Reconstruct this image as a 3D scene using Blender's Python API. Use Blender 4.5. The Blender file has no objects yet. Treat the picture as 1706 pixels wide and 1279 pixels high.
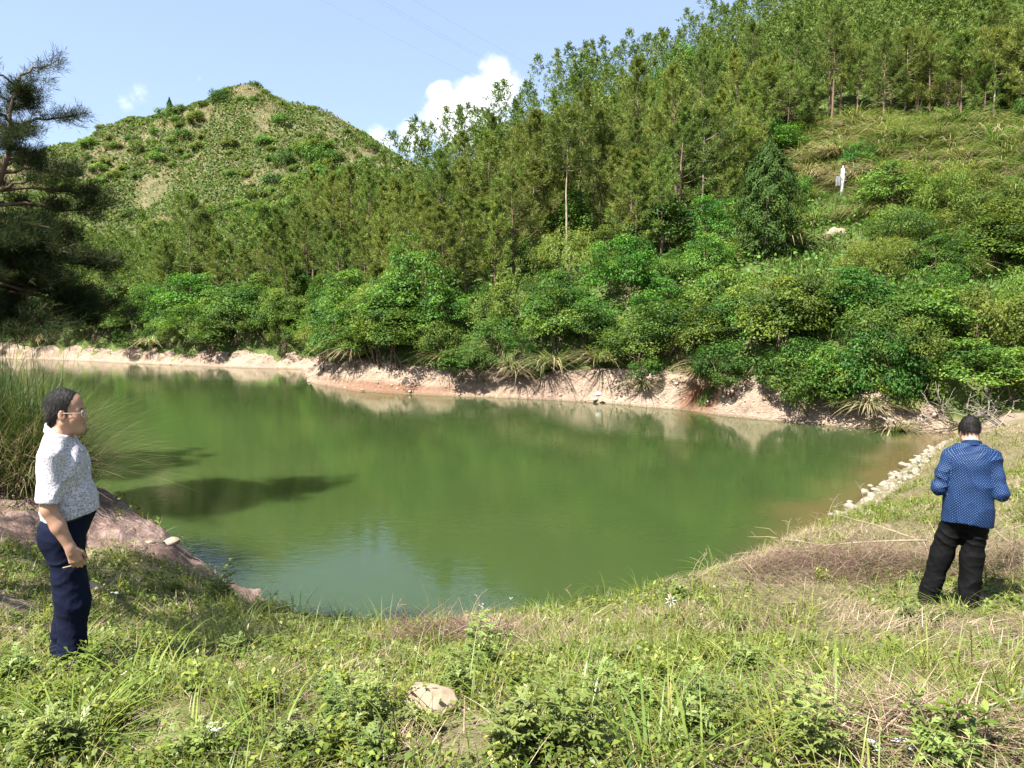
import bpy, math, random
import numpy as np
from mathutils import Vector, Matrix

# ------------------------------------------------------------------ camera, sky, sun, exposure
scene = bpy.context.scene
COL = scene.collection
R = math.radians
CAM_Z, FPX, CX, CY, HY = 4.2, 1240.0, 853.0, 639.5, 520.0      # measured from the photograph (1706 x 1279)
PITCH = math.atan((CY - HY) / FPX)

cam_data = bpy.data.cameras.new('camera')
cam_data.sensor_fit = 'HORIZONTAL'
cam_data.sensor_width = 36.0
cam_data.lens = 18.0 / (CX / FPX)
cam_data.clip_start = 0.05
cam_data.clip_end = 4000
cam = bpy.data.objects.new('camera', cam_data)
COL.objects.link(cam)
cam.location = (0, 0, CAM_Z)
cam.rotation_euler = (R(90) - PITCH, 0, 0)
scene.camera = cam

SUN_H = (-0.72, -0.69)                       # horizontal direction towards the sun
SUN_EL = 55.0
world = bpy.data.worlds.new('World')
scene.world = world
world.use_nodes = True
wt = world.node_tree
for n in list(wt.nodes):
    wt.nodes.remove(n)
w_out = wt.nodes.new('ShaderNodeOutputWorld')
w_bg = wt.nodes.new('ShaderNodeBackground')
w_sky = wt.nodes.new('ShaderNodeTexSky')
w_sky.sky_type = 'NISHITA'
w_sky.sun_disc = False
w_sky.sun_elevation = R(SUN_EL)
w_sky.sun_rotation = math.atan2(SUN_H[0], SUN_H[1])
w_sky.air_density = 1.0
w_sky.dust_density = 1.3
w_sky.ozone_density = 1.2
w_bg.inputs['Strength'].default_value = 0.078
wt.links.new(w_bg.outputs[0], w_out.inputs[0])

sun_data = bpy.data.lights.new('sun', 'SUN')
sun_data.energy = 5.0
sun_data.angle = R(0.5)
sun_data.color = (1.0, 0.95, 0.86)
sun = bpy.data.objects.new('sun', sun_data)
COL.objects.link(sun)
_hl = math.hypot(*SUN_H)
sun_dir = Vector((SUN_H[0] / _hl * math.cos(R(SUN_EL)), SUN_H[1] / _hl * math.cos(R(SUN_EL)), math.sin(R(SUN_EL))))
sun.rotation_euler = sun_dir.to_track_quat('Z', 'Y').to_euler()
sun.location = (-30, -34, 60)

vs = scene.view_settings
vs.view_transform = 'Standard'
vs.look = 'None'
vs.gamma = 1.0
vs.use_curve_mapping = False
vs.exposure = 1.88
scene.cycles.max_bounces = 6
scene.cycles.diffuse_bounces = 3
scene.cycles.glossy_bounces = 3
scene.cycles.transmission_bounces = 4
scene.cycles.transparent_max_bounces = 6
scene.cycles.caustics_reflective = False
scene.cycles.caustics_refractive = False

rng = np.random.default_rng(7)
random.seed(7)

# ------------------------------------------------------------------ pixel <-> place (photograph pixels)
_c, _s = math.cos(PITCH), math.sin(PITCH)
def ray(px, py):
    u, v = (px - CX) / FPX, -(py - CY) / FPX
    return np.array([u, _c + v * _s, -_s + v * _c])
def on_z(px, py, z=0.0):
    d = ray(px, py); t = (z - CAM_Z) / d[2]
    return np.array([d[0] * t, d[1] * t, z])
def at_y(px, py, y):
    d = ray(px, py); t = y / d[1]
    return np.array([d[0] * t, y, CAM_Z + d[2] * t])
def project(x, y, z):
    z = z - CAM_Z
    f = y * _c - z * _s
    u = y * _s + z * _c
    f = np.where(f < 0.05, 0.05, f)
    return CX + FPX * x / f, CY - FPX * u / f

# ------------------------------------------------------------------ numpy noise
def _hash(ix, iy, seed):
    h = (ix.astype(np.int64) * 374761393 + iy.astype(np.int64) * 668265263 + seed * 974634777) & 0x7fffffff
    h = ((h ^ (h >> 13)) * 1274126177) & 0x7fffffff
    return ((h ^ (h >> 16)) & 0xffff) / 65535.0
def vnoise(x, y, seed=0):
    x = np.asarray(x, float); y = np.asarray(y, float)
    ix, iy = np.floor(x), np.floor(y)
    fx, fy = x - ix, y - iy
    fx, fy = fx * fx * (3 - 2 * fx), fy * fy * (3 - 2 * fy)
    a, b = _hash(ix, iy, seed), _hash(ix + 1, iy, seed)
    c, d = _hash(ix, iy + 1, seed), _hash(ix + 1, iy + 1, seed)
    return (a + (b - a) * fx) * (1 - fy) + (c + (d - c) * fx) * fy
def fbm(x, y, seed=0, octv=4):
    t, a, s = 0, 0.5, 1.0
    for i in range(octv):
        t = t + a * vnoise(np.asarray(x) * s, np.asarray(y) * s, seed + i * 17); a *= .5; s *= 2.03
    return t / (1 - .5 ** octv)
def sstep(t):
    t = np.clip(t, 0, 1); return t * t * (3 - 2 * t)
def smax(a, b, k):
    h = np.maximum(k - np.abs(a - b), 0) / k
    return np.maximum(a, b) + h * h * k * .25

# ------------------------------------------------------------------ the lie of the land
FAR = np.array([(-400, 150), (-120, 84), (-70, 74)] +
               [tuple(on_z(*p)[:2]) for p in [(0, 597), (120, 600), (200, 604), (300, 608), (430, 613), (508, 614), (520, 637), (600, 651), (700, 657),
                                              (850, 662), (1000, 670), (1130, 682), (1200, 691), (1300, 701), (1400, 710), (1500, 718)]] +
               [(16.0, 25.6), (18.5, 25.2), (24, 25), (40, 24), (80, 18), (200, 0)])
NEAR = np.array([(-400, 90), (-80, 46), (-40, 30), (-20, 21), (-13, 17.8), (-9.5, 15.2), (-6.6, 12.6), (-5.2, 11.9), (-4.0, 11.1), (-3.15, 10.2),
                 (-2.4, 8.9), (-1, 8.5), (0.5, 8.9), (2.0, 10.0), (4.0, 12.3), (6.3, 14.6), (7.8, 16.4), (9.8, 18.8), (12, 21.6), (14.2, 24.2), (16.0, 25.6)])
def pdist(x, y, P, val=None):
    best = np.full(x.shape, 1e9); bv = np.zeros(x.shape)
    for i in range(len(P) - 1):
        a, b = P[i, :2], P[i + 1, :2]
        d = b - a; L2 = d @ d
        t = np.clip(((x - a[0]) * d[0] + (y - a[1]) * d[1]) / L2, 0, 1)
        dd = np.hypot(x - a[0] - t * d[0], y - a[1] - t * d[1])
        m = dd < best
        best = np.where(m, dd, best)
        if val is not None:
            bv = np.where(m, val[i] * (1 - t) + val[i + 1] * t, bv)
    return (best, bv) if val is not None else best

def ridge(lst):
    P = np.array([at_y(*p) for p in lst]); return P[:, :2], P[:, 2]
RR, RRZ = ridge([(585, 430, 78), (650, 340, 84), (760, 285, 88), (900, 215, 92), (1080, 150, 96), (1200, 85, 99), (1400, -30, 104), (1706, -190, 108), (2100, -300, 100), (3200, -400, 60)])
RL, RLZ = ridge([(-900, 330, 130), (-150, 330, 134), (0, 272, 132), (110, 250, 132), (200, 206, 136), (290, 190, 140), (350, 158, 142), (395, 134, 142), (430, 132, 142), (465, 146, 140), (530, 184, 134),
                 (600, 238, 126), (660, 292, 118), (720, 340, 110)])
def rdist(x, y, P, Z):
    """distance to a crest and the crest's height hereabouts, without jumps"""
    seg = np.hypot(*np.diff(P, axis=0).T); a = np.concatenate([[0], np.cumsum(seg)])
    t = np.arange(0, a[-1], 5.0)
    qx, qy, qz = np.interp(t, a, P[:, 0]), np.interp(t, a, P[:, 1]), np.interp(t, a, Z)
    sw = np.zeros(x.shape); sz = np.zeros(x.shape)
    for u, v, w in zip(qx, qy, qz):
        k = ((x - u) ** 2 + (y - v) ** 2 + 9.0) ** -2.2
        sw += k; sz += k * w
    return pdist(x, y, P), sz / sw
# near land: thin-plate spline through levels read off the photograph
CTRL = np.array([(0, 0, 2.65), (-3, 0, 2.6), (3, 0, 2.75), (0, 2.6, 2.58), (-2, 2.8, 2.42), (2.2, 2.8, 2.6), (-2.8, 4.7, 1.95), (0, 5, 1.86), (4.05, 6.7, 1.55),
                 (2.6, 5.2, 1.85), (-.5, 7.2, 1.10), (-1.6, 7.2, 1.08), (1.7, 8.2, 1.20), (3.5, 10, 1.08), (5.2, 11.4, .95), (7.3, 14.2, .6), (9.2, 16.3, .62), (8.6, 12.6, 1.28), (8.2, 10.2, 1.62),
                 (12.6, 18.6, 1.15), (11.6, 15.0, 1.5), (7, 7.5, 1.75), (12.8, 21.4, .66), (16, 22, .95), (20, 22, 1.5), (14, 12, 1.8), (25, 15, 2.0), (-3.2, 7.5, 1.18), (-3.6, 6.4, 1.5),
                 (-4.7, 9.7, 1.22), (-4.2, 9.8, .98), (-5.3, 10.3, 1.42), (-6.0, 10.8, 1.6), (-3.75, 10.0, .72), (-3.4, 9.8, .45), (-2.3, 8.0, .85), (-3.9, 8.6, 1.12), (-5.6, 8.0, 1.75), (-7.2, 9.2, 2.0), (-7.0, 11.2, 1.5), (-4.4, 6.0, 1.78), (-5, 4, 2.2), (-9.5, 13, 2.0), (-13, 15, 2.2),
                 (-20, 15, 2.6), (-40, 20, 3), (-12, 4, 2.9), (15, 2, 2.6), (0, -12, 3.2), (-25, -10, 3.6), (25, -10, 3.4)])
def _tps(r2):
    return np.where(r2 > 1e-12, r2 * np.log(r2 + 1e-12), 0)
_n = len(CTRL)
_A = np.zeros((_n + 3, _n + 3))
_d2 = ((CTRL[:, None, :2] - CTRL[None, :, :2]) ** 2).sum(-1)
_A[:_n, :_n] = _tps(_d2) + np.eye(_n) * 0.05
_A[:_n, _n] = 1; _A[:_n, _n + 1:] = CTRL[:, :2]
_A[_n, :_n] = 1; _A[_n + 1:, :_n] = CTRL[:, :2].T
_W = np.linalg.solve(_A, np.concatenate([CTRL[:, 2], [0, 0, 0]]))
def plateau(x, y):
    xc, yc = np.clip(x, -60, 60), np.clip(y, -30, 40)
    z = _W[_n] + _W[_n + 1] * xc + _W[_n + 2] * yc
    for i in range(_n):
        z = z + _W[i] * _tps((xc - CTRL[i, 0]) ** 2 + (yc - CTRL[i, 1]) ** 2)
    return np.clip(z, .35, 3.6)

def height(x, y, full=False):
    x = np.asarray(x, float); y = np.asarray(y, float)
    dF = pdist(x, y, FAR); dN = pdist(x, y, NEAR)
    yF = np.interp(x, FAR[:, 0], FAR[:, 1])
    yN = np.where(x < NEAR[-1, 0], np.interp(x, NEAR[:, 0], NEAR[:, 1]), yF)
    far = y >= yF; near = (y <= yN) & ~far; wet = ~far & ~near
    # far side
    dR, zR = rdist(x, y, RR, RRZ); dL, zL = rdist(x, y, RL, RLZ)
    hR = zR * (dF / (dF + dR)) ** 1.0
    dLs = np.sqrt(dL ** 2 + 30.0) - 3.2
    hL = zL * (np.maximum(dF - 10, 0) / (np.maximum(dF - 10, 0) + dLs + 1e-6)) ** 1.02
    hill = smax(hR, hL, 3.0)
    hill = hill * (1 + .10 * (fbm(x / 14, y / 14, 5, 3) - .5)) + 1.2 * (fbm(x / 5, y / 5, 9, 3) - .5) * sstep(dF / 8) * np.where(hL > hR, .55, 1)
    bank = np.interp(x, [-60, -12, 0, 8, 14, 17], [1.1, 1.15, 1.2, 1.5, 1.3, .9])
    zfar = bank * sstep((dF - .15) / 1.3) + np.maximum(hill, 0)
    # near side
    pl = plateau(x, y)
    prof = sstep((dN + .05) / np.interp(x, [-7, -4.5, -3, 3, 6.5, 9], [1.4, 1.6, 1.3, 1.8, 1.3, 1.2]))
    zn = pl * prof
    zn = zn + (.10 * (fbm(x * .9, y * .9, 21, 3) - .5) + .05 * (fbm(x * 3.1, y * 3.1, 31, 3) - .5)) * sstep(dN / 1.0)
    w = sstep((y - yF) / 5 + .5) * (x > 15) + (x <= 15) * far
    w = np.where(x > 15, sstep((y - yF + 1.0) / 3.0), far * 1.0)
    zland = zn * (1 - w) + (np.where(x > 15, np.maximum(zfar, pl * .9 * (1 - sstep((y - yF) / 8))), zfar)) * w
    d = np.minimum(dF, dN)
    bed = -np.minimum(d * .3, 2.0) - .02
    z = np.where(wet, bed, zland)
    if full:
        return z, dict(dF=dF, dN=dN, far=far, near=near, wet=wet, dR=dR, dL=dL, hR=hR, hL=hL)
    return z
def hz(x, y):
    return float(height(np.array([x]), np.array([y]))[0])
_T = np.concatenate([np.linspace(1.2, 30, 420), np.linspace(30.3, 170, 420)])
def ground_at(px, py):
    """place on the land that the photograph shows at a pixel"""
    d = ray(px, py)
    x, y, z = d[0] * _T, d[1] * _T, CAM_Z + d[2] * _T
    h = height(x, y)
    k = np.argmax(z <= h)
    if not (z <= h).any():
        k = len(_T) - 1
    if k > 0:
        a, b = z[k - 1] - h[k - 1], z[k] - h[k]
        t = a / (a - b + 1e-9)
        xx, yy = x[k - 1] + (x[k] - x[k - 1]) * t, y[k - 1] + (y[k] - y[k - 1]) * t
    else:
        xx, yy = x[0], y[0]
    zz = hz(xx, yy)
    if zz < .06 and yy < 24:                 # looked past the brim into the lake: step back to the brim itself
        f = np.linspace(1, .5, 60); hh = height(xx * f, yy * f)
        k = int(np.argmax(hh > min(.8, hh.max() * .8))); xx, yy, zz = xx * f[k], yy * f[k], float(hh[k])
    return np.array([xx, yy, zz])

# ------------------------------------------------------------------ mesh helpers
def mesh_np(name, V, F, tint=None, smooth=False, attrs=None):
    V = np.asarray(V, np.float32); F = np.asarray(F, np.int32)
    me = bpy.data.meshes.new(name)
    n, k = F.shape
    me.vertices.add(len(V)); me.vertices.foreach_set('co', V.ravel())
    me.loops.add(n * k); me.loops.foreach_set('vertex_index', F.ravel())
    me.polygons.add(n)
    me.polygons.foreach_set('loop_start', np.arange(0, n * k, k, dtype=np.int32))
    if smooth:
        me.polygons.foreach_set('use_smooth', np.ones(n, bool))
    at = dict(attrs or {})
    if tint is not None:
        at['tint'] = tint
    for nm, arr in at.items():
        arr = np.asarray(arr, np.float32)
        if arr.ndim == 2:
            a = me.attributes.new(nm, 'FLOAT_VECTOR', 'POINT'); a.data.foreach_set('vector', arr.ravel())
        else:
            a = me.attributes.new(nm, 'FLOAT', 'POINT'); a.data.foreach_set('value', arr)
    me.update(calc_edges=True)
    return me
def obj(name, me, mat=None, parent=None, loc=None):
    o = bpy.data.objects.new(name, me)
    COL.objects.link(o)
    if mat is not None and me is not None and len(me.materials) == 0:
        me.materials.append(mat)
    if parent is not None:
        o.parent = parent
    if loc is not None:
        o.location = loc
    return o
def tag(o, label, cat, group=None):
    o['label'] = label; o['category'] = cat
    if group:
        o['group'] = group
    return o
def thing(name, label, cat, loc=(0, 0, 0), rz=0, group=None):
    o = bpy.data.objects.new(name, None)
    o.empty_display_size = .2
    COL.objects.link(o)
    o.location = loc; o.rotation_euler = (0, 0, rz)
    return tag(o, label, cat, group)
def dup(root, loc, rz, scale=1.0, label=None, group=None, tilt=(0, 0)):
    r = root.copy(); COL.objects.link(r)
    r.location = loc; r.rotation_euler = (tilt[0], tilt[1], rz)
    r.scale = (scale, scale, scale) if not hasattr(scale, '__len__') else scale
    if label: r['label'] = label
    if group: r['group'] = group
    for ch in list(root.children):
        c = ch.copy(); COL.objects.link(c); c.parent = r
        for g in ch.children:
            d = g.copy(); COL.objects.link(d); d.parent = c
    return r
class Geo:
    """collects quads with a tint per vertex"""
    def __init__(s):
        s.V, s.F, s.T, s.n = [], [], [], 0
    def add(s, V, F, T):
        V = np.asarray(V, np.float32).reshape(-1, 3)
        s.V.append(V); s.F.append(np.asarray(F, np.int32) + s.n)
        s.T.append(np.broadcast_to(np.asarray(T, np.float32), (len(V),))); s.n += len(V)
    def mesh(s, name, smooth=False):
        return mesh_np(name, np.concatenate(s.V), np.concatenate(s.F), np.concatenate(s.T), smooth)
def tube(g, pts, rad, seg=6, tint=.5):
    pts = np.asarray(pts, float); n = len(pts)
    rad = np.broadcast_to(np.asarray(rad, float), (n,))
    tg = np.gradient(pts, axis=0); tg /= np.linalg.norm(tg, axis=1)[:, None] + 1e-9
    ref = np.array([1., 0, 0]) if abs(tg[0][0]) < .8 else np.array([0, 1., 0])
    a = np.linspace(0, 2 * np.pi, seg, endpoint=False)
    V = np.zeros((n, seg, 3))
    for i in range(n):
        u = np.cross(tg[i], ref); u /= np.linalg.norm(u) + 1e-9
        v = np.cross(tg[i], u); ref = np.cross(u, tg[i]) if False else ref
        V[i] = pts[i] + rad[i] * (np.cos(a)[:, None] * u + np.sin(a)[:, None] * v)
    i, j = np.meshgrid(np.arange(n - 1), np.arange(seg), indexing='ij')
    j2 = (j + 1) % seg
    F = np.stack([i * seg + j, i * seg + j2, (i + 1) * seg + j2, (i + 1) * seg + j], -1).reshape(-1, 4)
    V = V.reshape(-1, 3)
    # caps: a middle point each, as thin quads
    c0, c1 = len(V), len(V) + 1
    V = np.concatenate([V, pts[:1], pts[-1:]])
    jj = np.arange(0, seg, 2)
    cap0 = np.stack([np.full(len(jj), c0), (jj + 2) % seg, (jj + 1) % seg, jj], -1)
    b = (n - 1) * seg
    cap1 = np.stack([np.full(len(jj), c1), b + jj, b + (jj + 1) % seg, b + (jj + 2) % seg], -1)
    g.add(V, np.concatenate([F, cap0, cap1]), tint)
def unit(v):
    return v / (np.linalg.norm(v, axis=-1, keepdims=True) + 1e-9)
def kites(g, C, N, D, L, Wd, tint, fold=.15):
    """leaves: kite quads at C, facing N, pointing along D"""
    D = unit(D - (D * N).sum(-1, keepdims=True) * N); S = np.cross(N, D)
    L = np.broadcast_to(np.asarray(L, float), (len(C),))[:, None]; Wd = np.broadcast_to(np.asarray(Wd, float), (len(C),))[:, None]
    p0 = C - D * L * .5; p2 = C + D * L * .5 - N * L * fold
    p1 = C + S * Wd * .5 + D * L * .04 + N * Wd * .12; p3 = C - S * Wd * .5 + D * L * .04 + N * Wd * .12
    V = np.stack([p0, p1, p2, p3], 1).reshape(-1, 3)
    F = np.arange(len(C) * 4).reshape(-1, 4)
    g.add(V, F, np.repeat(tint, 4))
def blades(g, B, az, L, Wd, lean, droop, tint, seg=3, tw=0.0):
    """grass blades: bent strips; B bases, az heading, lean 0..1 outward, droop 0..1"""
    n = len(B)
    s = np.linspace(0, 1, seg + 1)[None, :]
    L, Wd, lean, droop = [np.broadcast_to(np.asarray(q, float), (n,))[:, None] for q in (L, Wd, lean, droop)]
    h = L * (lean * s + droop * s * s * .8)
    z = L * (s * np.sqrt(np.clip(1 - lean ** 2, .02, 1)) - droop * .75 * s ** 2.4)
    ca, sa = np.cos(az)[:, None], np.sin(az)[:, None]
    P = np.stack([B[:, 0:1] + h * ca, B[:, 1:2] + h * sa, B[:, 2:3] + z], -1)
    ph = az[:, None] + np.pi / 2 + (tw * (np.random.default_rng(n).random((n, 1)) - .5))
    w = Wd * .5 * np.clip(1.05 - s, .04, 1) ** .7
    S = np.stack([np.cos(ph) * w, np.sin(ph) * w, 0 * w], -1)
    V = np.stack([P - S, P + S], 2).reshape(n, -1, 3)
    k = 2 * (seg + 1)
    q = np.array([[2 * i, 2 * i + 1, 2 * i + 3, 2 * i + 2] for i in range(seg)])
    F = (np.arange(n)[:, None, None] * k + q[None]).reshape(-1, 4)
    g.add(V.reshape(-1, 3), F, np.repeat(tint, k))

# ------------------------------------------------------------------ materials
class NT:
    def __init__(s, name):
        s.m = bpy.data.materials.new(name); s.m.use_nodes = True
        s.t = s.m.node_tree
        for n in list(s.t.nodes): s.t.nodes.remove(n)
        s.out = s.t.nodes.new('ShaderNodeOutputMaterial')
    def n(s, typ, **kw):
        nd = s.t.nodes.new(typ)
        for k, v in kw.items():
            if k.startswith('i_'):
                key = k[2:]
                key = int(key) if key.isdigit() else key.replace('_', ' ')
                s.set(nd.inputs[key], v)
            else:
                setattr(nd, k, v)
        return nd
    def set(s, sock, v):
        if isinstance(v, bpy.types.NodeSocket): s.t.links.new(v, sock)
        elif isinstance(v, (tuple, list)) and len(v) == 3 and sock.type == 'RGBA': sock.default_value = (*v, 1)
        else: sock.default_value = v
    def math(s, op, a, b=None, clamp=False):
        nd = s.n('ShaderNodeMath', operation=op, use_clamp=clamp); s.set(nd.inputs[0], a)
        if b is not None: s.set(nd.inputs[1], b)
        return nd.outputs[0]
    def noise(s, scale, detail=3, rough=.6, vec=None, dist=0):
        nd = s.n('ShaderNodeTexNoise'); nd.inputs['Scale'].default_value = scale; nd.inputs['Detail'].default_value = detail
        nd.inputs['Roughness'].default_value = rough; nd.inputs['Distortion'].default_value = dist
        if vec is not None: s.set(nd.inputs['Vector'], vec)
        return nd.outputs['Fac']
    def pos(s, scale=None):
        g = s.n('ShaderNodeNewGeometry').outputs['Position']
        return g if scale is None else s.scaled(g, scale)
    def objco(s, scale=None):
        g = s.n('ShaderNodeTexCoord').outputs['Object']
        return g if scale is None else s.scaled(g, scale)
    def scaled(s, v, scale):
        m = s.n('ShaderNodeMapping'); s.set(m.inputs['Vector'], v); m.inputs['Scale'].default_value = scale
        return m.outputs[0]
    def attr(s, name, vec=False):
        a = s.n('ShaderNodeAttribute', attribute_name=name); return a.outputs['Vector' if vec else 'Fac']
    def ramp(s, fac, stops, interp='LINEAR'):
        r = s.n('ShaderNodeValToRGB'); s.set(r.inputs[0], fac); e = r.color_ramp; e.interpolation = interp
        while len(e.elements) < len(stops): e.elements.new(.5)
        for el, (p, c) in zip(e.elements, stops):
            el.position = p; el.color = (*c, 1) if len(c) == 3 else c
        return r.outputs[0]
    def rng(s, v, a, b, c=0., d=1.):
        nd = s.n('ShaderNodeMapRange', clamp=True); s.set(nd.inputs[0], v)
        for k, q in zip((1, 2, 3, 4), (a, b, c, d)): nd.inputs[k].default_value = q
        return nd.outputs[0]
    def mix(s, fac, a, b, mode='MIX'):
        nd = s.n('ShaderNodeMix', data_type='RGBA', blend_type=mode)
        s.set(nd.inputs[0], fac); s.set(nd.inputs[6], a); s.set(nd.inputs[7], b)
        return nd.outputs[2]
    def hsv(s, col, h=.5, sat=1., v=1.):
        nd = s.n('ShaderNodeHueSaturation'); s.set(nd.inputs['Hue'], h); s.set(nd.inputs['Saturation'], sat); s.set(nd.inputs['Value'], v); s.set(nd.inputs['Color'], col)
        return nd.outputs[0]
    def bump(s, h, strength=.5, dist=.02):
        nd = s.n('ShaderNodeBump'); nd.inputs['Strength'].default_value = strength; nd.inputs['Distance'].default_value = dist; s.set(nd.inputs['Height'], h)
        return nd.outputs[0]
    def bsdf(s, col, rough=.8, spec=.3, normal=None, **kw):
        b = s.n('ShaderNodeBsdfPrincipled'); s.set(b.inputs['Base Color'], col); s.set(b.inputs['Roughness'], rough)
        b.inputs['Specular IOR Level'].default_value = spec
        if normal is not None: s.set(b.inputs['Normal'], normal)
        for k, v in kw.items(): s.set(b.inputs[k.replace('_', ' ')], v)
        return b.outputs[0]
    def done(s, sh):
        s.t.links.new(sh, s.out.inputs[0]); return s.m

def leaf_mat(name, stops, transl=.35, rough=.55, spec=.25, objvar=.06, patch=None, valvar=.35):
    """stops: tint ramp; each plant shifts a little in hue and value"""
    m = NT(name)
    col = m.ramp(m.attr('tint'), stops)
    rnd = m.n('ShaderNodeObjectInfo').outputs['Random']
    col = m.hsv(col, m.rng(rnd, 0, 1, .5 - objvar * .5, .5 + objvar * .5), 1.0, m.rng(m.math('FRACT', m.math('MULTIPLY', rnd, 7.3)), 0, 1, 1 - valvar * .5, 1 + valvar * .5))
    if patch:
        f = m.rng(m.noise(patch[0], 3, .6, m.pos()), .42, .62)
        col = m.mix(m.math('MULTIPLY', f, patch[2]), col, patch[1])
    a = m.bsdf(col, rough, spec)
    t = m.n('ShaderNodeBsdfTranslucent'); m.set(t.inputs[0], m.hsv(col, .485, 1.1, 1.25))
    mx = m.n('ShaderNodeMixShader'); mx.inputs[0].default_value = transl
    m.t.links.new(a, mx.inputs[1]); m.t.links.new(t.outputs[0], mx.inputs[2])
    return m.done(mx.outputs[0])
def simple_mat(name, c1, c2, scale=12, rough=.85, spec=.2, bump=.4, dist=.01, stretch=(1, 1, 1), coords='obj'):
    m = NT(name)
    v = m.objco(stretch) if coords == 'obj' else m.pos(stretch)
    f = m.noise(scale, 5, .65, v)
    col = m.mix(m.rng(f, .3, .7), c1, c2)
    return m.done(m.bsdf(col, rough, spec, m.bump(m.noise(scale * 2.3, 4, .7, v), bump, dist)))

# ------------------------------------------------------------------ clouds in the sky
def sky_clouds():
    N = wt.nodes; Lk = wt.links
    tc = N.new('ShaderNodeTexCoord')
    def mth(op, a, b=None, clamp=False):
        nd = N.new('ShaderNodeMath'); nd.operation = op; nd.use_clamp = clamp
        for i, v in enumerate((a, b)):
            if v is None: continue
            if isinstance(v, bpy.types.NodeSocket): Lk.new(v, nd.inputs[i])
            else: nd.inputs[i].default_value = v
        return nd.outputs[0]
    nz = N.new('ShaderNodeTexNoise'); nz.inputs['Scale'].default_value = 26; nz.inputs['Detail'].default_value = 7; nz.inputs['Roughness'].default_value = .6
    Lk.new(tc.outputs['Generated'], nz.inputs['Vector'])
    nz2 = N.new('ShaderNodeTexNoise'); nz2.inputs['Scale'].default_value = 7; nz2.inputs['Detail'].default_value = 3
    Lk.new(tc.outputs['Generated'], nz2.inputs['Vector'])
    total = None
    # cumulus behind the wooded ridge, two wisps over the far hill, and a few more round the sky
    blobs = [(745, 195, 44, 1.0), (788, 172, 40, 1.0), (828, 158, 36, .9), (690, 228, 36, .6), (738, 166, 28, .85), (822, 118, 34, .42), (862, 138, 26, .35), (800, 220, 56, 1.0),
             (228, 155, 26, .30), (332, 131, 18, .18), (205, 165, 34, .24), (640, 240, 40, .4)]
    dirs = [(ray(px, py), r / FPX, a) for px, py, r, a in blobs]
    for az, el, r, a in [(95, 16, .16, .9), (104, 19, .13, .8), (170, 20, .2, .9), (183, 17, .16, .9), (-110, 15, .15, .9), (-97, 18, .12, .8), (-150, 26, .12, .6), (140, 33, .1, .5)]:
        dirs.append((np.array([math.sin(R(az)) * math.cos(R(el)), math.cos(R(az)) * math.cos(R(el)), math.sin(R(el))]), r, a))
    for d, r, a in dirs:
        d = d / np.linalg.norm(d)
        vd = N.new('ShaderNodeVectorMath'); vd.operation = 'DISTANCE'
        Lk.new(tc.outputs['Generated'], vd.inputs[0]); vd.inputs[1].default_value = tuple(d)
        f = mth('MULTIPLY', mth('SUBTRACT', 1.0, mth('DIVIDE', vd.outputs['Value'], r * 1.35), True), a * 1.5)
        total = f if total is None else mth('MAXIMUM', total, f)
    dens = mth('ADD', total, mth('MULTIPLY', mth('SUBTRACT', nz.outputs['Fac'], .5), 1.5))
    dens = mth('MULTIPLY', dens, mth('MULTIPLY', total, 3.0, True))
    mr = N.new('ShaderNodeMapRange'); mr.interpolation_type = 'SMOOTHSTEP'
    mr.inputs[1].default_value = .20; mr.inputs[2].default_value = .90
    Lk.new(dens, mr.inputs[0])
    mx = N.new('ShaderNodeMix'); mx.data_type = 'RGBA'
    Lk.new(mr.outputs[0], mx.inputs[0])
    # thin summer haze whitens the blue a little everywhere
    hz_ = N.new('ShaderNodeMix'); hz_.data_type = 'RGBA'; hz_.inputs[0].default_value = SKY_HAZE
    Lk.new(w_sky.outputs[0], hz_.inputs[6]); hz_.inputs[7].default_value = (*SKY_HAZE_COL, 1)
    Lk.new(hz_.outputs[2], mx.inputs[6]); mx.inputs[7].default_value = (*CLOUD, 1)
    Lk.new(mx.outputs[2], w_bg.inputs['Color'])
SKY_HAZE, SKY_HAZE_COL, CLOUD = .5, (2.15, 2.65, 3.9), (6.0, 6.1, 6.3)
sky_clouds()
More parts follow.
